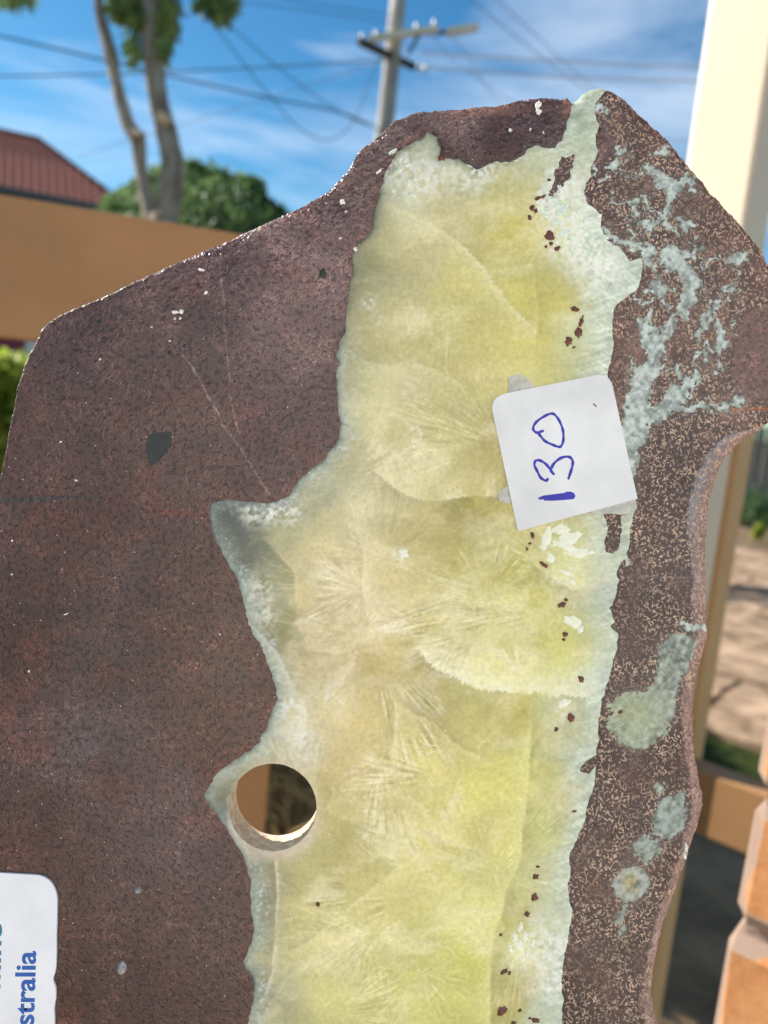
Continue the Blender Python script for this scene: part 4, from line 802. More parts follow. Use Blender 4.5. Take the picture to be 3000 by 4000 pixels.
        g = st * np.exp(-((X - px) ** 2 + (Y - py) ** 2) / ra ** 2) * np.clip(fbm(X / 16, Y / 16, 4, 51) * 4.5 - 1.75, 0, 1); c = mix(c, (248, 250, 238), g)
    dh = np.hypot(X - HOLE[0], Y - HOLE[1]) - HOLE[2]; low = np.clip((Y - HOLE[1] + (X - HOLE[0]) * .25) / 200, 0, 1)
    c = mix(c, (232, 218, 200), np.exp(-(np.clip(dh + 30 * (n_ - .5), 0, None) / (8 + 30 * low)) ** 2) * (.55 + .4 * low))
    # fine fracture mottling
    h = fbm(X / 11, Y / 11, 3, 55); c = c * (0.93 + .14 * h)[..., None]
    tr = np.clip(0.62 - .30 * mg * (1 - right) - .38 * mg * right - .35 * dkm, .05, .7)
    return np.clip(c, 0.004, .95), tr
def paint_rock(X, Y, so, sc, sv, spm):
    wx = X + 140 * (fbm(X / 200, Y / 200, 3, 61) - .5); wy = Y + 140 * (fbm(X / 200, Y / 200, 3, 62) - .5)
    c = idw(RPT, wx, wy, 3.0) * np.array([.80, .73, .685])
    n_ = fbm(X / 90, Y / 90, 4, 63); c = c * (.84 + .32 * n_)[..., None]
    pu = np.clip(fbm(X / 260, Y / 260, 3, 64) * 2 - .9, 0, 1); c = mix(c, (104, 84, 92), pu * .12)
    ru = np.clip(fbm(X / 150, Y / 150, 3, 65) * 2.4 - 1.35, 0, 1); c = mix(c, (112, 64, 50), ru * .42)
    c = mix(c, (112, 66, 44), np.exp(-np.clip(-sc, 0, None) / 16) * .45 * (X < 1700))           # rusty contact line
    c = mix(c, (42, 34, 32), np.exp(-np.clip(-sc, 0, None) / 6) * .55)
    # hairline cracks
    wq = 8 * (fbm(X / 30, Y / 30, 3, 66) - .5)
    for ln, w, st, cc in ((r3([(920, 60), (945, 150), (960, 250), (970, 330), (968, 420), (985, 560), (992, 640), (988, 700), (1010, 790), (1030, 870)]), 2.4, .6, (150, 128, 120)),
                          (r3([(790, 540), (830, 590), (860, 640), (910, 740), (945, 790), (960, 840), (1030, 930), (1090, 1020), (1130, 1090), (1165, 1140)]), 2.4, .75, (156, 134, 126)),
                          (r3([(-300, 1168), (0, 1165), (150, 1160), (320, 1152), (420, 1158)]), 8, .85, (46, 50, 48)), (r3([(0, 1150), (80, 1172), (150, 1160)]), 6, .7, (60, 62, 58)),
                          (r5([(0, 1062), (200, 1052), (420, 1040)]), 6, .5, (58, 40, 36)), (r5([(620, 890), (700, 1010), (760, 1110), (880, 1200)]), 5, .5, (58, 40, 36)),
                          (r4([(1470, 745), (1560, 760), (1659, 768), (1720, 770)]), 15, .95, (44, 34, 28)), (r4([(1500, 772), (1600, 770), (1720, 776)]), 6, .9, (186, 110, 66)),
                          (r4([(1505, 740), (1498, 560), (1515, 430), (1560, 350)]), 12, .5, (64, 46, 42)), (r6([(1110, 390), (1200, 392), (1300, 395)]), 4, .5, (176, 150, 140)),
                          (r2([(822, 430), (835, 415), (850, 395), (880, 375)]), 14, .7, (120, 66, 36)), (r5([(640, 100), (720, 108), (830, 125), (900, 128)]), 8, .6, (112, 44, 26))):
        d = pdist(ln, X, Y, None, 60) + wq; c = mix(c, cc, st * np.exp(-(d / w) ** 2) * np.clip(.35 + 1.2 * fbm(X / 26, Y / 26, 2, 74), .3, 1.1))
    # smoother rock block by the right edge
    sm = np.clip(sdf(r4([(1515, 430), (1560, 350), (1800, 250), (1800, 720), (1640, 735), (1510, 720), (1500, 560)]), X, Y, 100) / 20, 0, 1)
    c = mix(c, (112, 84, 76), sm * .7)
    right = np.clip((X - 2080 - np.clip(700 - Y, 0, 400) * .6) / 60, 0, 1)
    fleck = right * (1 - sm) * np.clip(fbm(X / 120, Y / 120, 4, 67) * 2.6 - .35, .3, 1)
    pk = np.clip(fbm(X / 70, Y / 70, 3, 68) * 3 - 1.6, 0, 1) * right * (Y < 1750) * (1 - sm); c = mix(c, (150, 112, 98), pk * .55)
    c = mix(c, (112, 116, 108), np.exp(-np.clip(-sv, 0, 200) / 14) * .5)
    c = mix(c, (118, 116, 104), np.exp(-np.clip(-spm, 0, 200) / 12) * .75 * np.clip(.3 + 1.2 * fbm(X / 12, Y / 12, 2, 75), 0, 1))
    # rough broken rim on the right, crusted and paler
    rw = np.interp(Y, [0, 1640, 1700, 1850, 2000, 2250, 2400, 2700, 3000, 3200, 3400, 3700, 4000, 4500], [0, 0, 62, 95, 100, 70, 80, 62, 56, 60, 52, 52, 58, 58]) * (X > 2000) * (.75 + .5 * fbm(X / 60, Y / 60, 3, 69))
    rim = np.clip((rw - so) / 14 + (fbm(X / 16, Y / 16, 3, 70) - .5) * 1.3, 0, 1) * (rw > 5)
    blue = np.clip((2450 - Y) / 500, 0, 1) * np.clip((so - rw * .3) / 30, 0, 1)
    rcol = lin((176, 150, 142)) * (1 - blue)[..., None] + lin((164, 166, 172)) * blue[..., None]
    c = c + (rcol * (.72 + .5 * fbm(X / 12, Y / 12, 3, 71))[..., None] - c) * (rim * .85)[..., None]
    edge = np.exp(-np.clip(so, 0, None) / 5) * (X < 2000); c = mix(c, (140, 112, 98), edge * .45)
    tp = np.exp(-((X - 1900) ** 2 / 120 ** 2 + (Y - 415) ** 2 / 30 ** 2)) + .8 * np.exp(-((X - 2230) ** 2 / 40 ** 2 + (Y - 400) ** 2 / 50 ** 2)); c = mix(c, (172, 130, 112), tp * .6)
    return np.clip(c, .003, .9), fleck, np.clip(rim + .25 * edge, 0, 1)
def paint_mint(X, Y, d, kind):
    n_ = np.clip((fbm(X / 18, Y / 18, 4, 81) - .5) * 2.0 + .5, 0, 1); f = fbm(X / 40, Y / 40, 3, 82); h = vnoise(X / 5.5, Y / 5.5, 86)
    c = lin((172, 180, 163)) * (.35 + 1.15 * n_)[..., None]
    c = mix(c, (92, 104, 100), np.clip(fbm(X / 30 + Y / 60, Y / 50, 3, 87) * 3 - 1.5, 0, 1) * .6)
    c = mix(c, (190, 203, 196), np.clip(f * 2.6 - 1.2, 0, 1) * .6 * (.5 + h))
    c = mix(c, (66, 66, 64), np.exp(-np.clip(d, 0, None) / 3.5) * (.2 + .6 * f))
    if kind == 2: c = mix(c, (208, 218, 214), .55 * np.clip(d / 14, 0, 1)); c = c * (.62 + .76 * n_)[..., None]; c = mix(c, (206, 216, 214), np.clip(n_ * 3 - 2, 0, 1) * .6)
    if kind == 3:
        cx_, cy_ = 2480, 2790; a = np.arctan2(Y - cy_, X - cx_); r = np.hypot(X - cx_, Y - cy_)
        s_ = vnoise(a * 16, r / 70, 83) * .6 + vnoise(a * 38, r / 40, 84) * .4; inn = np.exp(-(r / 110) ** 2)
        c = mix(c, (186, 192, 134), inn * .7 * (.4 + s_)); c = mix(c, (214, 220, 204), np.clip(s_ * 2.8 - 1.4, 0, 1) * .45 * np.exp(-(r / 150) ** 2))
        c = mix(c, (86, 96, 92), np.clip(s_ * -2.6 + 1.1, 0, 1) * .22)
        c = mix(c, (80, 88, 82), np.clip(vnoise(X / 12 + Y / 40, Y / 70, 85) * 2.6 - 1.45, 0, 1) * (Y < 2700) * .6)
    if kind == 6:
        r = np.hypot(X - 2462, Y - 3450) + 26 * (n_ - .5); c = mix(c, (206, 206, 196), np.exp(-np.abs(r - 50) / 18) * .6 * (.4 + n_)); c = mix(c, (190, 166, 76), np.exp(-(r / 36) ** 2) * .8 * np.clip(n_ * 2.2 - .2, 0, 1))
    if kind in (4, 5): c = mix(c, (178, 190, 186), np.clip(n_ * 3 - 1.6, 0, 1) * .7)
    return np.clip(c, .004, .9), np.full(X.shape, .28)
# ---- front grid
g = 4.0; gx = np.arange(-264, 3092, g); gy = np.arange(320, 4464, g)
GX, GY = np.meshgrid(gx, gy)
ny, nx = GX.shape
so, sh, sc, sv, sp, _ = regions(GX, GY)
CXq = (GX[:-1, :-1] + g / 2); CYq = (GY[:-1, :-1] + g / 2)
avg = lambda a: (a[:-1, :-1] + a[1:, :-1] + a[:-1, 1:] + a[1:, 1:]) / 4
qo, qh, qc, qv = avg(so), avg(sh), avg(sc), avg(sv); qs = [avg(a) for a in sp]
inside = (qo > 0) & (qh > 0)
qr = np.zeros(qo.shape, int); qr[qv > 0] = 2
for i, d in enumerate(qs): qr[d > 0] = 3 + i
qr[qc > 0] = 1; qr[~inside] = -1
PXv, PYv = GX.copy(), GY.copy()
def snap(field, m):
    gyv, gxv = np.gradient(field, g); l = np.maximum(np.hypot(gxv, gyv), .35); stp = np.clip(-field / l, -g * .75, g * .75)
    PXv[m] += (gxv / l * stp)[m]; PYv[m] += (gyv / l * stp)[m]
def bverts(mask):
    """grid vertices that touch both a masked and an unmasked quad"""
    a = np.zeros((ny, nx), int); b = np.zeros((ny, nx), int)
    for dy in (0, 1):
        for dx in (0, 1):
            a[dy:ny - 1 + dy, dx:nx - 1 + dx] += mask; b[dy:ny - 1 + dy, dx:nx - 1 + dx] += ~mask
    return (a > 0) & (b > 0)
snap(sc, bverts(qr == 1) & (np.abs(sc) < g))
for i, d in enumerate(sp): snap(d, bverts(qr == 3 + i) & (np.abs(d) < g))
PXv_keep = bverts(qo > 0); PXv[PXv_keep] = GX[PXv_keep]; PYv[PXv_keep] = GY[PXv_keep]; snap(so, PXv_keep)
hb = bverts(qh > 0); PXv[hb] = GX[hb]; PYv[hb] = GY[hb]; snap(sh, hb)
# relief: rounded edge, broken rim, faint polish waviness
bev = np.where(GX > 2050, 30.0, 7.0); bev = np.where((GX > 2050) & (GY > 1650), 46.0, bev)
t = np.clip(1 - np.clip(so, 0, None) / bev, 0, 1); PZ = -(1 - np.sqrt(np.clip(1 - t * t, 0, 1))) * bev * .62
rough = np.clip(1 - so / np.where((GX > 2050) & (GY > 1600), 62, 16), 0, 1)
PZ = PZ - rough * np.where((GX > 2050) & (GY > 1600), 14, 5) * fbm(GX / 13, GY / 13, 3, 91)
PZ = PZ - np.exp(-(np.clip(sh, 0, None) / 14) ** 2) * 6 * fbm(GX / 12, GY / 12, 3, 92)
PZ = PZ - np.exp(-(sc / 5) ** 2) * 1.2
gyo, gxo = np.gradient(so, g); lip = np.clip(gyo * 1.6 - .5, 0, 1) * np.clip((GX - 500) / 400, 0, 1) * np.clip((2330 - GX) / 120, 0, 1)
PZ = PZ - lip * 32 * np.clip(1 - so / 240, 0, 1) ** 2
print('slab quads', int(inside.sum()))
slab = bpy.data.objects.new('stone_slab', None); col.objects.link(slab); slab.empty_display_size = .03
slab.matrix_world = CAM @ Matrix.Translation((0, YB, -0.2))
tag(slab, 'polished brown stone slab with translucent yellow-green crystal core and a drilled round hole', 'stone slab')
def loc3(px, py, pz): return np.stack([(px - 1500) * S, -(py - 2000) * S - YB, pz * S], -1)
def grid_mesh(name, blocks, material, attrs):
    """blocks: list of (verts Nx3, quads Mx4); attrs: name -> array over all verts"""
    off = 0; VV = []; QQ = []
    for v, q in blocks: VV.append(v); QQ.append(q + off); off += len(v)
    V = np.concatenate(VV).astype(np.float32); Q = np.concatenate(QQ).astype(np.int32)
    me = bpy.data.meshes.new(name); me.vertices.add(len(V)); me.vertices.foreach_set('co', V.ravel())
    me.loops.add(Q.size); me.loops.foreach_set('vertex_index', Q.ravel()); me.polygons.add(len(Q)); me.polygons.foreach_set('loop_start', np.arange(0, Q.size, 4, dtype=np.int32))
    me.update(calc_edges=True); me.polygons.foreach_set('use_smooth', np.ones(len(Q), bool))
    for an, arr in attrs.items():
        if arr.ndim == 2:
            a = me.attributes.new(an, 'FLOAT_COLOR', 'POINT'); a.data.foreach_set('color', np.concatenate([arr, np.ones((len(arr), 1))], 1).astype(np.float32).ravel())
        else:
            a = me.attributes.new(an, 'FLOAT', 'POINT'); a.data.foreach_set('value', arr.astype(np.float32))
    me.validate(); me.materials.append(material)
    return link(name, me, slab, None, world=False)
vid = np.arange(ny * nx).reshape(ny, nx)
def take(mask, flip=False):
    jj, ii = np.where(mask); q = np.stack([vid[jj + 1, ii], vid[jj + 1, ii + 1], vid[jj, ii + 1], vid[jj, ii]], 1); u, inv = np.unique(q.ravel(), return_inverse=True)
    return u, inv.reshape(-1, 4)
# coarse back grid
gb_ = 16.0; bx = np.arange(-264, 3092, gb_); by = np.arange(320, 4464, gb_); BX, BY = np.meshgrid(bx, by); bny, bnx = BX.shape; bvid = np.arange(bny * bnx).reshape(bny, bnx)
bo, bh_, bc, bv, bsp, breg = regions(BX[:-1, :-1] + 8, BY[:-1, :-1] + 8)
breg[(bo < 0) | (bh_ < 0)] = -1; breg[breg >= 2] = 0
b_so = sdf(OUT, BX, BY)
b_px, b_py = BX.copy(), BY.copy(); gyv, gxv = np.gradient(b_so, gb_); l = np.maximum(np.hypot(gxv, gyv), .35); mm = np.abs(b_so) < gb_ * .75
b_px[mm] += (-b_so * gxv / l)[mm]; b_py[mm] += (-b_so * gyv / l)[mm]
b_sh = np.hypot(BX - HOLE[0], BY - HOLE[1]) - HOLE[2]; mm = np.abs(b_sh) < gb_ * .8
b_px[mm] -= (b_sh * (BX - HOLE[0]) / (b_sh + HOLE[2]))[mm]; b_py[mm] -= (b_sh * (BY - HOLE[1]) / (b_sh + HOLE[2]))[mm]
def take_back(mask):
    jj, ii = np.where(mask); q = np.stack([bvid[jj, ii], bvid[jj, ii + 1], bvid[jj + 1, ii + 1], bvid[jj + 1, ii]], 1); u, inv = np.unique(q.ravel(), return_inverse=True)
    return loc3(b_px.ravel()[u], b_py.ravel()[u], np.full(len(u), -TH / S)), inv.reshape(-1, 4)
PXf, PYf, PZf = PXv.ravel(), PYv.ravel(), PZ.ravel(); sof, scf, svf, shf = so.ravel(), sc.ravel(), sv.ravel(), sh.ravel()
# rock
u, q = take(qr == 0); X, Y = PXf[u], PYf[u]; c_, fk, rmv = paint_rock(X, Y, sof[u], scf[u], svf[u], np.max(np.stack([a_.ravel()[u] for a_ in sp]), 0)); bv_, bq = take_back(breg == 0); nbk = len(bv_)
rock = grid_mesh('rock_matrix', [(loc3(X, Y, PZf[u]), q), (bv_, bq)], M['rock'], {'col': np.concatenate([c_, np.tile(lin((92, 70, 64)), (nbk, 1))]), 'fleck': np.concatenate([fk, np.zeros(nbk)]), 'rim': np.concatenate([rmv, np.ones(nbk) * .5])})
rock['label'] = 'speckled dark brown rock around the crystal core'
# side of the slab
edges = []
ins = inside & True; oin = qo > 0
def bedges(mask):
    m = np.pad(mask, 1); E = []
    cur = m[1:-1, 1:-1]
    for (dy, dx, a, b) in ((-1, 0, (0, 0), (0, 1)), (1, 0, (1, 1), (1, 0)), (0, -1, (1, 0), (0, 0)), (0, 1, (0, 1), (1, 1))):
        nb_ = m[1 + dy:m.shape[0] - 1 + dy, 1 + dx:m.shape[1] - 1 + dx]; jj, ii = np.where(cur & ~nb_)
        E.append(np.stack([vid[jj + a[0], ii + a[1]], vid[jj + b[0], ii + b[1]]], 1))
    return np.concatenate(E)
def wall(E, rows, material, name, colour, attrs_extra, jitter):
    u, inv = np.unique(E.ravel(), return_inverse=True); e_ = inv.reshape(-1, 2); n = len(u); V = []; 
    for k in range(rows + 1):
        f = k / rows; z = PZf[u] * (1 - f) + (-TH / S) * f; j = jitter * math.sin(f * math.pi)
        V.append(loc3(PXf[u] + j * (vnoise(PXf[u] / 9, PYf[u] / 9 + k * 5.1, 95) - .5), PYf[u] + j * (vnoise(PXf[u] / 9, PYf[u] / 9 + k * 5.1, 96) - .5), z))
    Q = np.concatenate([np.stack([e_[:, 0] + k * n, e_[:, 1] + k * n, e_[:, 1] + (k + 1) * n, e_[:, 0] + (k + 1) * n], 1) for k in range(rows)]); N_ = n * (rows + 1)
    at = {'col': np.tile(lin(colour), (N_, 1)) * (.7 + .6 * rng.random((N_, 1)))}
    for kx, vv in attrs_extra.items(): at[kx] = np.full(N_, vv)
    return grid_mesh(name, [(np.concatenate(V), Q)], material, at)
wall(bedges(oin), 5, M['rock'], 'broken_edge', (112, 86, 74), {'fleck': 0.2, 'rim': 1.0}, 2.5)
hw_ = wall(bedges(qh > 0)[np.isin(bedges(qh > 0).ravel(), np.where((shf > -9) & (shf < 9))[0]).reshape(-1, 2).all(1)], 6, M['hole'], 'drill_hole', (200, 170, 130), {}, 5); hw_['label'] = 'round drilled hole with pale ground wall'
# crystal core
u, q = take(qr == 1); X, Y = PXf[u], PYf[u]; c_, tr_ = paint_core(X, Y, scf[u]); bv_, bq = take_back(breg == 1); nbk = len(bv_)
core = grid_mesh('crystal_core', [(loc3(X, Y, PZf[u]), q), (bv_, bq)], M['crystal'], {'col': np.concatenate([c_, np.tile(lin((240, 237, 222)), (nbk, 1))]), 'tr': np.concatenate([tr_, np.full(nbk, .85)])})
core['label'] = 'translucent yellow-green fibrous crystal band with mint margins'
# mint veins and patches
for rid in [2] + [3 + i for i in range(len(PATCH))]:
    m_ = qr == rid
    if not m_.any(): continue
    u, q = take(m_); X, Y = PXf[u], PYf[u]; dd = svf[u] if rid == 2 else sp[rid - 3].ravel()[u]; c_, tr_ = paint_mint(X, Y, dd, rid)
    o = grid_mesh('mineral_vein' if rid == 2 else 'mineral_patch', [(loc3(X, Y, PZf[u]), q)], M['crystal'], {'col': c_, 'tr': tr_})
# ---- small pieces set in the face
def pebble(name, px, py, rx, ry, rot, material, h=3.0, n=16, jag=.45):
    px = float(px); py = float(py); r_ = random.Random(int(px * 7 + py)); V = [(0, 0, h)]; F = []; rad = [1 + jag * (r_.random() - .5) for _ in range(n)]
    for ring, (f, z) in enumerate(((.6, h * .8), (1.0, 0.3), (1.02, -6.0))):
        for k in range(n):
            a = 2 * math.pi * k / n; x = rx * rad[k] * math.cos(a) * f; y = ry * rad[k] * math.sin(a) * f; V.append((x * math.cos(rot) - y * math.sin(rot), x * math.sin(rot) + y * math.cos(rot), z + (r_.random() - .5) * h * .4 * (ring == 0)))
    for k in range(n): F.append([0, 1 + k, 1 + (k + 1) % n])
    for ring in range(2):
        for k in range(n): a = 1 + ring * n + k; b = 1 + ring * n + (k + 1) % n; F.append([a, a + n, b + n, b])
    me = pymesh(name, [((v[0]) * S, -(v[1]) * S, v[2] * S) for v in V], [f[::-1] for f in F], smooth=False)
    o = link(name, me, slab, material, world=False); p = loc3(np.array(px), np.array(py), np.array(0.0)); o.location = [float(t) for t in p]; return o
def many(name, z, lst, material, h=3.0, jag=.6):
    for it in lst:
        x, y, rx, ry = it[:4]; (px, py), = z([(x, y)]); pebble(name, px, py, rx * k9, ry * k9, it[4] if len(it) > 4 else random.uniform(-.5, .5), material, h, 14, jag)
many('rust_inclusion', r4, [(825, 340, 20, 12, .5), (852, 395, 10, 24, .3), (843, 440, 16, 24, .2), (798, 478, 15, 20, .3), (820, 505, 8, 5), (715, 22, 22, 18), (722, 58, 10, 9), (747, 76, 15, 7, -.3), (700, 70, 6, 6)], M['rust'])
many('rust_inclusion', r2, [(665, 858, 16, 8, -.4), (690, 848, 12, 7, -.6), (640, 900, 10, 14), (657, 912, 9, 10), (715, 778, 8, 7), (720, 1030, 17, 10), (700, 1067, 6, 4), (748, 1078, 10, 6), (630, 940, 9, 12), (250, 680, 18, 14)], M['rust'])
many('rust_inclusion', r6, [(642, 212, 8, 16), (630, 246, 7, 5), (618, 270, 5, 8), (690, 338, 20, 10, .6), (768, 512, 18, 11, -.3), (786, 490, 8, 7), (782, 640, 12, 11), (776, 662, 8, 6), (850, 832, 11, 18), (810, 1000, 14, 20, -.3), (745, 1050, 9, 11)], M['rust'])
many('rust_inclusion', r8, [(665, 537, 9, 6), (655, 580, 12, 13), (650, 670, 15, 17), (618, 742, 11, 11), (505, 830, 7, 6), (518, 990, 17, 10, -.6), (542, 996, 6, 10), (512, 1160, 26, 18), (588, 1158, 9, 7), (630, 1192, 6, 5), (655, 1200, 17, 11), (822, 298, 10, 5), (560, 1212, 10, 7)], M['rust'])
many('rust_inclusion', r7, [(1375, 700, 9, 10)], M['rust'])
many('white_crystal', r6, [(705, 222, 18, 42, .35), (765, 186, 34, 22, -.3), (800, 228, 52, 30, -.1), (790, 262, 36, 22), (845, 288, 62, 18, -.1), (718, 310, 18, 26), (785, 372, 28, 11, .35), (890, 282, 20, 9), (820, 588, 40, 26, .3), (850, 615, 18, 14), (778, 935, 28, 16, -.4), (690, 262, 16, 14), (740, 245, 16, 14), (812, 412, 22, 10, .6), (85, 290, 22, 20)], M['crystal_white'], 3.0, .7)
many('white_crystal', r8, [(592, 798, 12, 22, .3), (566, 838, 14, 20), (610, 840, 14, 26, .2), (585, 880, 20, 24), (620, 905, 12, 24, .5), (600, 935, 16, 16), (545, 890, 10, 16), (640, 870, 10, 20, .4)], M['crystal_white'], 4.0, .8)
CR = random.Random(5)
many('white_crystal', r2, [(700 + CR.gauss(60, 40), 900 + CR.gauss(20, 55), CR.uniform(9, 26), CR.uniform(7, 17), CR.uniform(-1, 1)) for _ in range(16)] + [(800 + CR.gauss(40, 45), 1010 + CR.gauss(20, 40), CR.uniform(7, 20), CR.uniform(6, 13), CR.uniform(.3, 1)) for _ in range(12)] + [(60 + CR.gauss(20, 40), 770 + CR.gauss(0, 45), CR.uniform(6, 20), CR.uniform(5, 12), CR.uniform(-1, 0)) for _ in range(10)], M['crystal_mint'], 3.0, .8)
many('white_fleck', r3, [(868, 170, 15, 7, .3), (890, 268, 9, 9), (757, 354, 18, 7, .1), (783, 350, 10, 9), (756, 382, 5, 5), (778, 380, 5, 6), (1535, 83, 7, 10), (432, 557, 4, 6), (655, 418, 5, 3), (733, 478, 6, 4), (262, 913, 5, 4), (328, 1080, 8, 5)], M['chip'], 3.0, .7)
many('white_fleck', r1, [(1480, 872, 13, 12), (1638, 740, 14, 7, -.6), (1495, 915, 6, 4), (1470, 1030, 8, 4), (1535, 1078, 7, 9)], M['chip'], 3.0, .7)
many('white_fleck', r2, [(666, 452, 12, 16), (670, 482, 12, 12), (546, 562, 7, 8), (632, 560, 4, 10), (688, 572, 4, 6)], M['chip'], 3.0, .7)
many('white_fleck', r8, [(1304, 455, 9, 20, -.1), (1298, 490, 9, 16, -.3)], M['chip'], 8.0, .3)
many('white_fleck', r5, [(52, 235, 4, 5), (50, 380, 4, 4), (285, 552, 10, 3, -.4), (125, 798, 5, 5), (950, 640, 4, 4)], M['chip'], 2.0, .6)
DARK_D = True
many('dark_inclusion', r3, [(1395, 188, 17, 21), (432, 395, 12, 10), (735, 530, 10, 9), (798, 500, 7, 7), (902, 662, 10, 9), (1015, 650, 6, 7)], M['black_inc'], 1.5, .5)
many('dark_inclusion', r6, [(1020, 975, 12, 10)], M['rust'], 2.0, .6)
many('glue_drop', r7, [(525, 975, 20, 29, .3), (596, 640, 16, 14, -.6)], M['glue'], 9.0, .25)
# ------------------------------------------------------------------ paper tags
def card(name, outline, z0, z1, material, label, cat):
    bm = bmesh.new(); cxm = sum(p[0] for p in outline) / len(outline); cym = sum(p[1] for p in outline) / len(outline)
    vv = [bm.verts.new(((x - cxm) * S, -(y - cym) * S, z0)) for x, y in outline]; f = bm.faces.new(vv)
    r = bmesh.ops.extrude_face_region(bm, geom=[f]); bmesh.ops.translate(bm, verts=[v for v in r['geom'] if isinstance(v, bmesh.types.BMVert)], vec=(0, 0, z1 - z0))
    bmesh.ops.recalc_face_normals(bm, faces=bm.faces); me = bpy.data.meshes.new(name); bm.to_mesh(me); bm.free()
    o = link(name, me, None, material)
    o.matrix_world = slab.matrix_world @ Matrix.Translation([float(t) for t in loc3(np.array(cxm), np.array(cym), np.array(0.0))])
    if label: tag(o, label, cat)
    o['cx'] = cxm; o['cy'] = cym; return o
z6 = Z1((1850, 1400), .4219)
def arc(p0, c, p1, n=8): return [((1 - t) ** 2 * p0[0] + 2 * t * (1 - t) * c[0] + t * t * p1[0], (1 - t) ** 2 * p0[1] + 2 * t * (1 - t) * c[1] + t * t * p1[1]) for t in [i / n for i in range(n + 1)]]
tago = z6(arc((170, 490), (150, 360), (310, 325)) + arc((1130, 160), (1258, 138), (1285, 290)) + [(1508, 1300), (405, 1600)])
number_tag = card('number_tag', tago, 0.00045, 0.00085, M['card'], 'white card tag handwritten 130 in blue ink, stuck on the slab', 'tag')
def child_flat(parent, outline, z0, z1, material, name):
    o = card(name, outline, z0, z1, material, None, None); cx_, cy_ = o['cx'], o['cy']; del o['cx'], o['cy']
    o.parent = parent; o.matrix_parent_inverse = Matrix.Identity(4)
    o.matrix_basis = Matrix.Translation(((cx_ - parent['cx']) * S, -(cy_ - parent['cy']) * S, 0)); return o
def ribbon(parent, pts, w, material, name, z=0.00085):
    pts = [Vector((x, y, 0)) for x, y in pts]; pp = interp(pts, 5); n = len(pp); V = []; F = []
    for i, p in enumerate(pp):
        t = (pp[min(i + 1, n - 1)] - pp[max(i - 1, 0)]).normalized(); s_ = Vector((-t.y, t.x, 0)); ww = w * (.92 + .16 * math.sin(i * .9 + w)) * (.8 if i in (0, n - 1) else 1) * .5
        zz = z + .00002 + i * 1e-7
        for sg in (1, -1): V.append((((p + s_ * ww * sg).x - parent['cx']) * S, -((p + s_ * ww * sg).y - parent['cy']) * S, zz))
    for i in range(n - 1): F.append([2 * i, 2 * i + 1, 2 * i + 3, 2 * i + 2])
    for e_ in (0, n - 1):                       # round ends
        b = len(V); p = pp[e_]
        for k in range(10): V.append(((p.x + math.cos(k * .628) * w * .46 - parent['cx']) * S, -(p.y + math.sin(k * .628) * w * .46 - parent['cy']) * S, z + .000017))
        F.append([b + k for k in range(10)])
    return link(name, pymesh(name, V, F), parent, material, world=False)
ribbon(number_tag, z6([(635, 675), (610, 683), (580, 690), (552, 672), (547, 640), (575, 592), (640, 545), (700, 517), (740, 522), (780, 570), (812, 640), (824, 700), (822, 770), (800, 818), (768, 818), (720, 800), (660, 772), (620, 730), (590, 690)]), 11.0, M['ink'], 'digit')
o3 = ribbon(number_tag, z6([(680, 1118), (660, 1133), (615, 1105), (585, 1050), (557, 990), (567, 952), (600, 945), (650, 970), (690, 1012), (715, 1050), (735, 1072)]), 11.5, M['ink'], 'digit')
o3b = ribbon(number_tag, z6([(707, 1030), (740, 972), (800, 925), (868, 912), (905, 940), (910, 982), (895, 1040), (872, 1112)]), 11.5, M['ink'], 'digit_stroke', 0.00086); o3b.parent = o3
child_flat(number_tag, z6([(588, 1292), (640, 1270), (760, 1255), (835, 1246), (850, 1236), (890, 1234), (922, 1246), (936, 1275), (920, 1304), (850, 1310), (740, 1318), (650, 1318), (640, 1306), (602, 1308)]), .00085, .00088, M['ink'], 'digit')
child_flat(number_tag, z6([(1094, 428), (1104, 420), (1132, 446), (1126, 456)]), .00085, .00087, M['speck'], 'pen_tick')
for pl in ([(318, 400), (322, 172), (350, 165), (385, 155), (420, 150), (455, 165), (490, 180), (530, 222), (560, 252), (575, 330)], [(380, 1345), (300, 1340), (232, 1320), (224, 1280), (228, 1240), (280, 1202), (310, 1184), (360, 1200)],
           [(1080, 1435), (1100, 1380), (1250, 1340), (1490, 1280), (1512, 1380), (1470, 1432), (1420, 1438), (1360, 1447), (1280, 1438), (1200, 1442)]):
    child_flat(number_tag, z6(pl), .00008, .00042, M['tape'], 'tape')
z4 = Z1((0, 3350), .3014)
lab = [(-200, 3398)] + z4([(0, 182)] + arc((460, 208), (720, 220), (755, 520), 12) + [(752, 800), (745, 1000), (746, 1200), (740, 1380), (732, 1450), (716, 1500), (703, 1540), (702, 1575), (722, 1620), (736, 1670), (738, 1800), (722, 1880), (716, 1960), (722, 2050), (722, 2160)]) + [(218, 4250), (190, 4290), (-180, 4290), (-215, 4250), (-220, 3430)]
origin_tag = card('printed_tag', lab, 0.0001, 0.0007, M['card2'], 'white printed card tag with blue lettering at the lower left of the slab', 'tag')
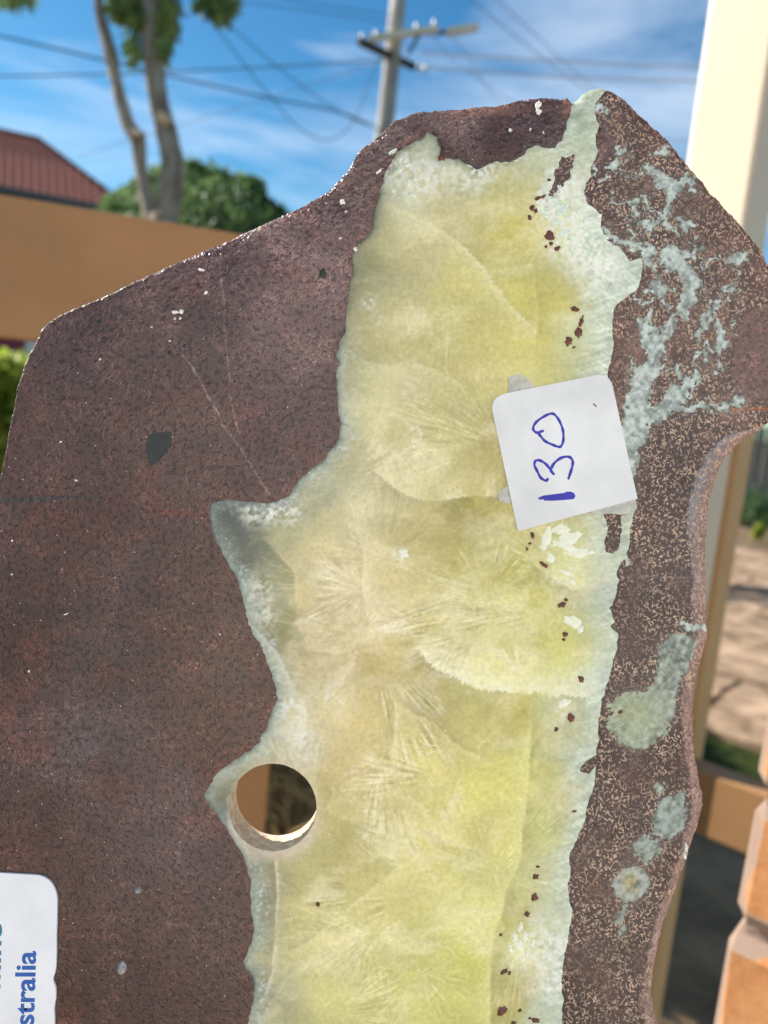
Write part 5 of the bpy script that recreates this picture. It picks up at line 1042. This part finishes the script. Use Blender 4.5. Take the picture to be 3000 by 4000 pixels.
def text(parent, body, material, name, px, py_top, py_bot, base_px, tilt, off):
    cu = bpy.data.curves.new(name, 'FONT'); cu.body = body; cu.size = 1.0; cu.offset = off; cu.extrude = 0
    tmp = bpy.data.objects.new('tmp', cu); col.objects.link(tmp); dg = bpy.context.evaluated_depsgraph_get(); me = bpy.data.meshes.new_from_object(tmp.evaluated_get(dg)); bpy.data.objects.remove(tmp)
    V = np.array([v.co[:] for v in me.vertices]); x0, x1 = V[:, 0].min(), V[:, 0].max(); asc = .73
    for v in me.vertices:
        f = (v.co.x - x0) / (x1 - x0); py = py_bot + (py_top - py_bot) * f; pxx = base_px + tilt * (py_bot - py) - (v.co.y / asc) * px
        v.co = ((pxx - parent['cx']) * S, -(py - parent['cy']) * S, .00072)
    me.materials.clear(); o = link(name, me, parent, material, world=False); return o
text(origin_tag, 'Australia', M['print'], 'lettering', 80, 3350 + .3014 * 1188, 3350 + .3014 * 2640, 131, .030, .022)
slab_cx = {'cx': 1500.0, 'cy': 2000.0}
bm = bmesh.new(); pl = r3([(645, 884), (668, 874), (700, 872), (738, 870), (744, 884), (738, 925), (722, 955), (690, 992), (668, 1010), (652, 1022), (642, 1005), (636, 975), (632, 940), (633, 915), (640, 896)])
f = bm.faces.new([bm.verts.new([float(t) for t in loc3(np.array(x), np.array(y), np.array(-.5))]) for x, y in pl][::-1]); r = bmesh.ops.extrude_face_region(bm, geom=[f]); bmesh.ops.translate(bm, verts=[v for v in r['geom'] if isinstance(v, bmesh.types.BMVert)], vec=(0, 0, 2.0 * S)); bmesh.ops.recalc_face_normals(bm, faces=bm.faces)
me = bpy.data.meshes.new('dark_inclusion'); bm.to_mesh(me); bm.free(); link('dark_inclusion', me, slab, M['black_inc'], world=False)
text(origin_tag, 'mine', M['print2'], 'lettering', 80, 3350 + .3014 * 838, 3350 + .3014 * 1680, 4.5, .026, .022)
for o in (number_tag, origin_tag):
    del o['cx'], o['cy']
# ------------------------------------------------------------------ timber stand the slab rests on (below the frame)
MW = slab.matrix_world
base = MW @ Vector((0, 0, -TH / 2)); xs = Vector((rc.x, rc.y, 0)).normalized(); ys = Vector((-xs.y, xs.x, 0))
zs_ = [(MW @ Vector((x, 0.001, -TH / 2))).z for x in (-.09, .06)]
stand = empty('timber_stand', (base.x, base.y, 0)); tag(stand, 'plain timber stand under the stone slab', 'stand')
up = uc; mb = MB(); mb.box(base - up * .010 - rc * 0.012, (rc, fwd, uc), (.11, .035, .010)); mb.build('ledge', M['wood'], stand, bevel=.002)
mb = MB(); mb.box((base.x, base.y, (base.z - .035) / 2), (xs, ys, Z), (.022, .022, (base.z - .035) / 2)); mb.build('leg', M['wood'], stand, bevel=.002)
mb = MB(); mb.box((base.x, base.y, .02), (xs, ys, Z), (.16, .16, .02)); mb.build('foot', M['wood'], stand, bevel=.004)
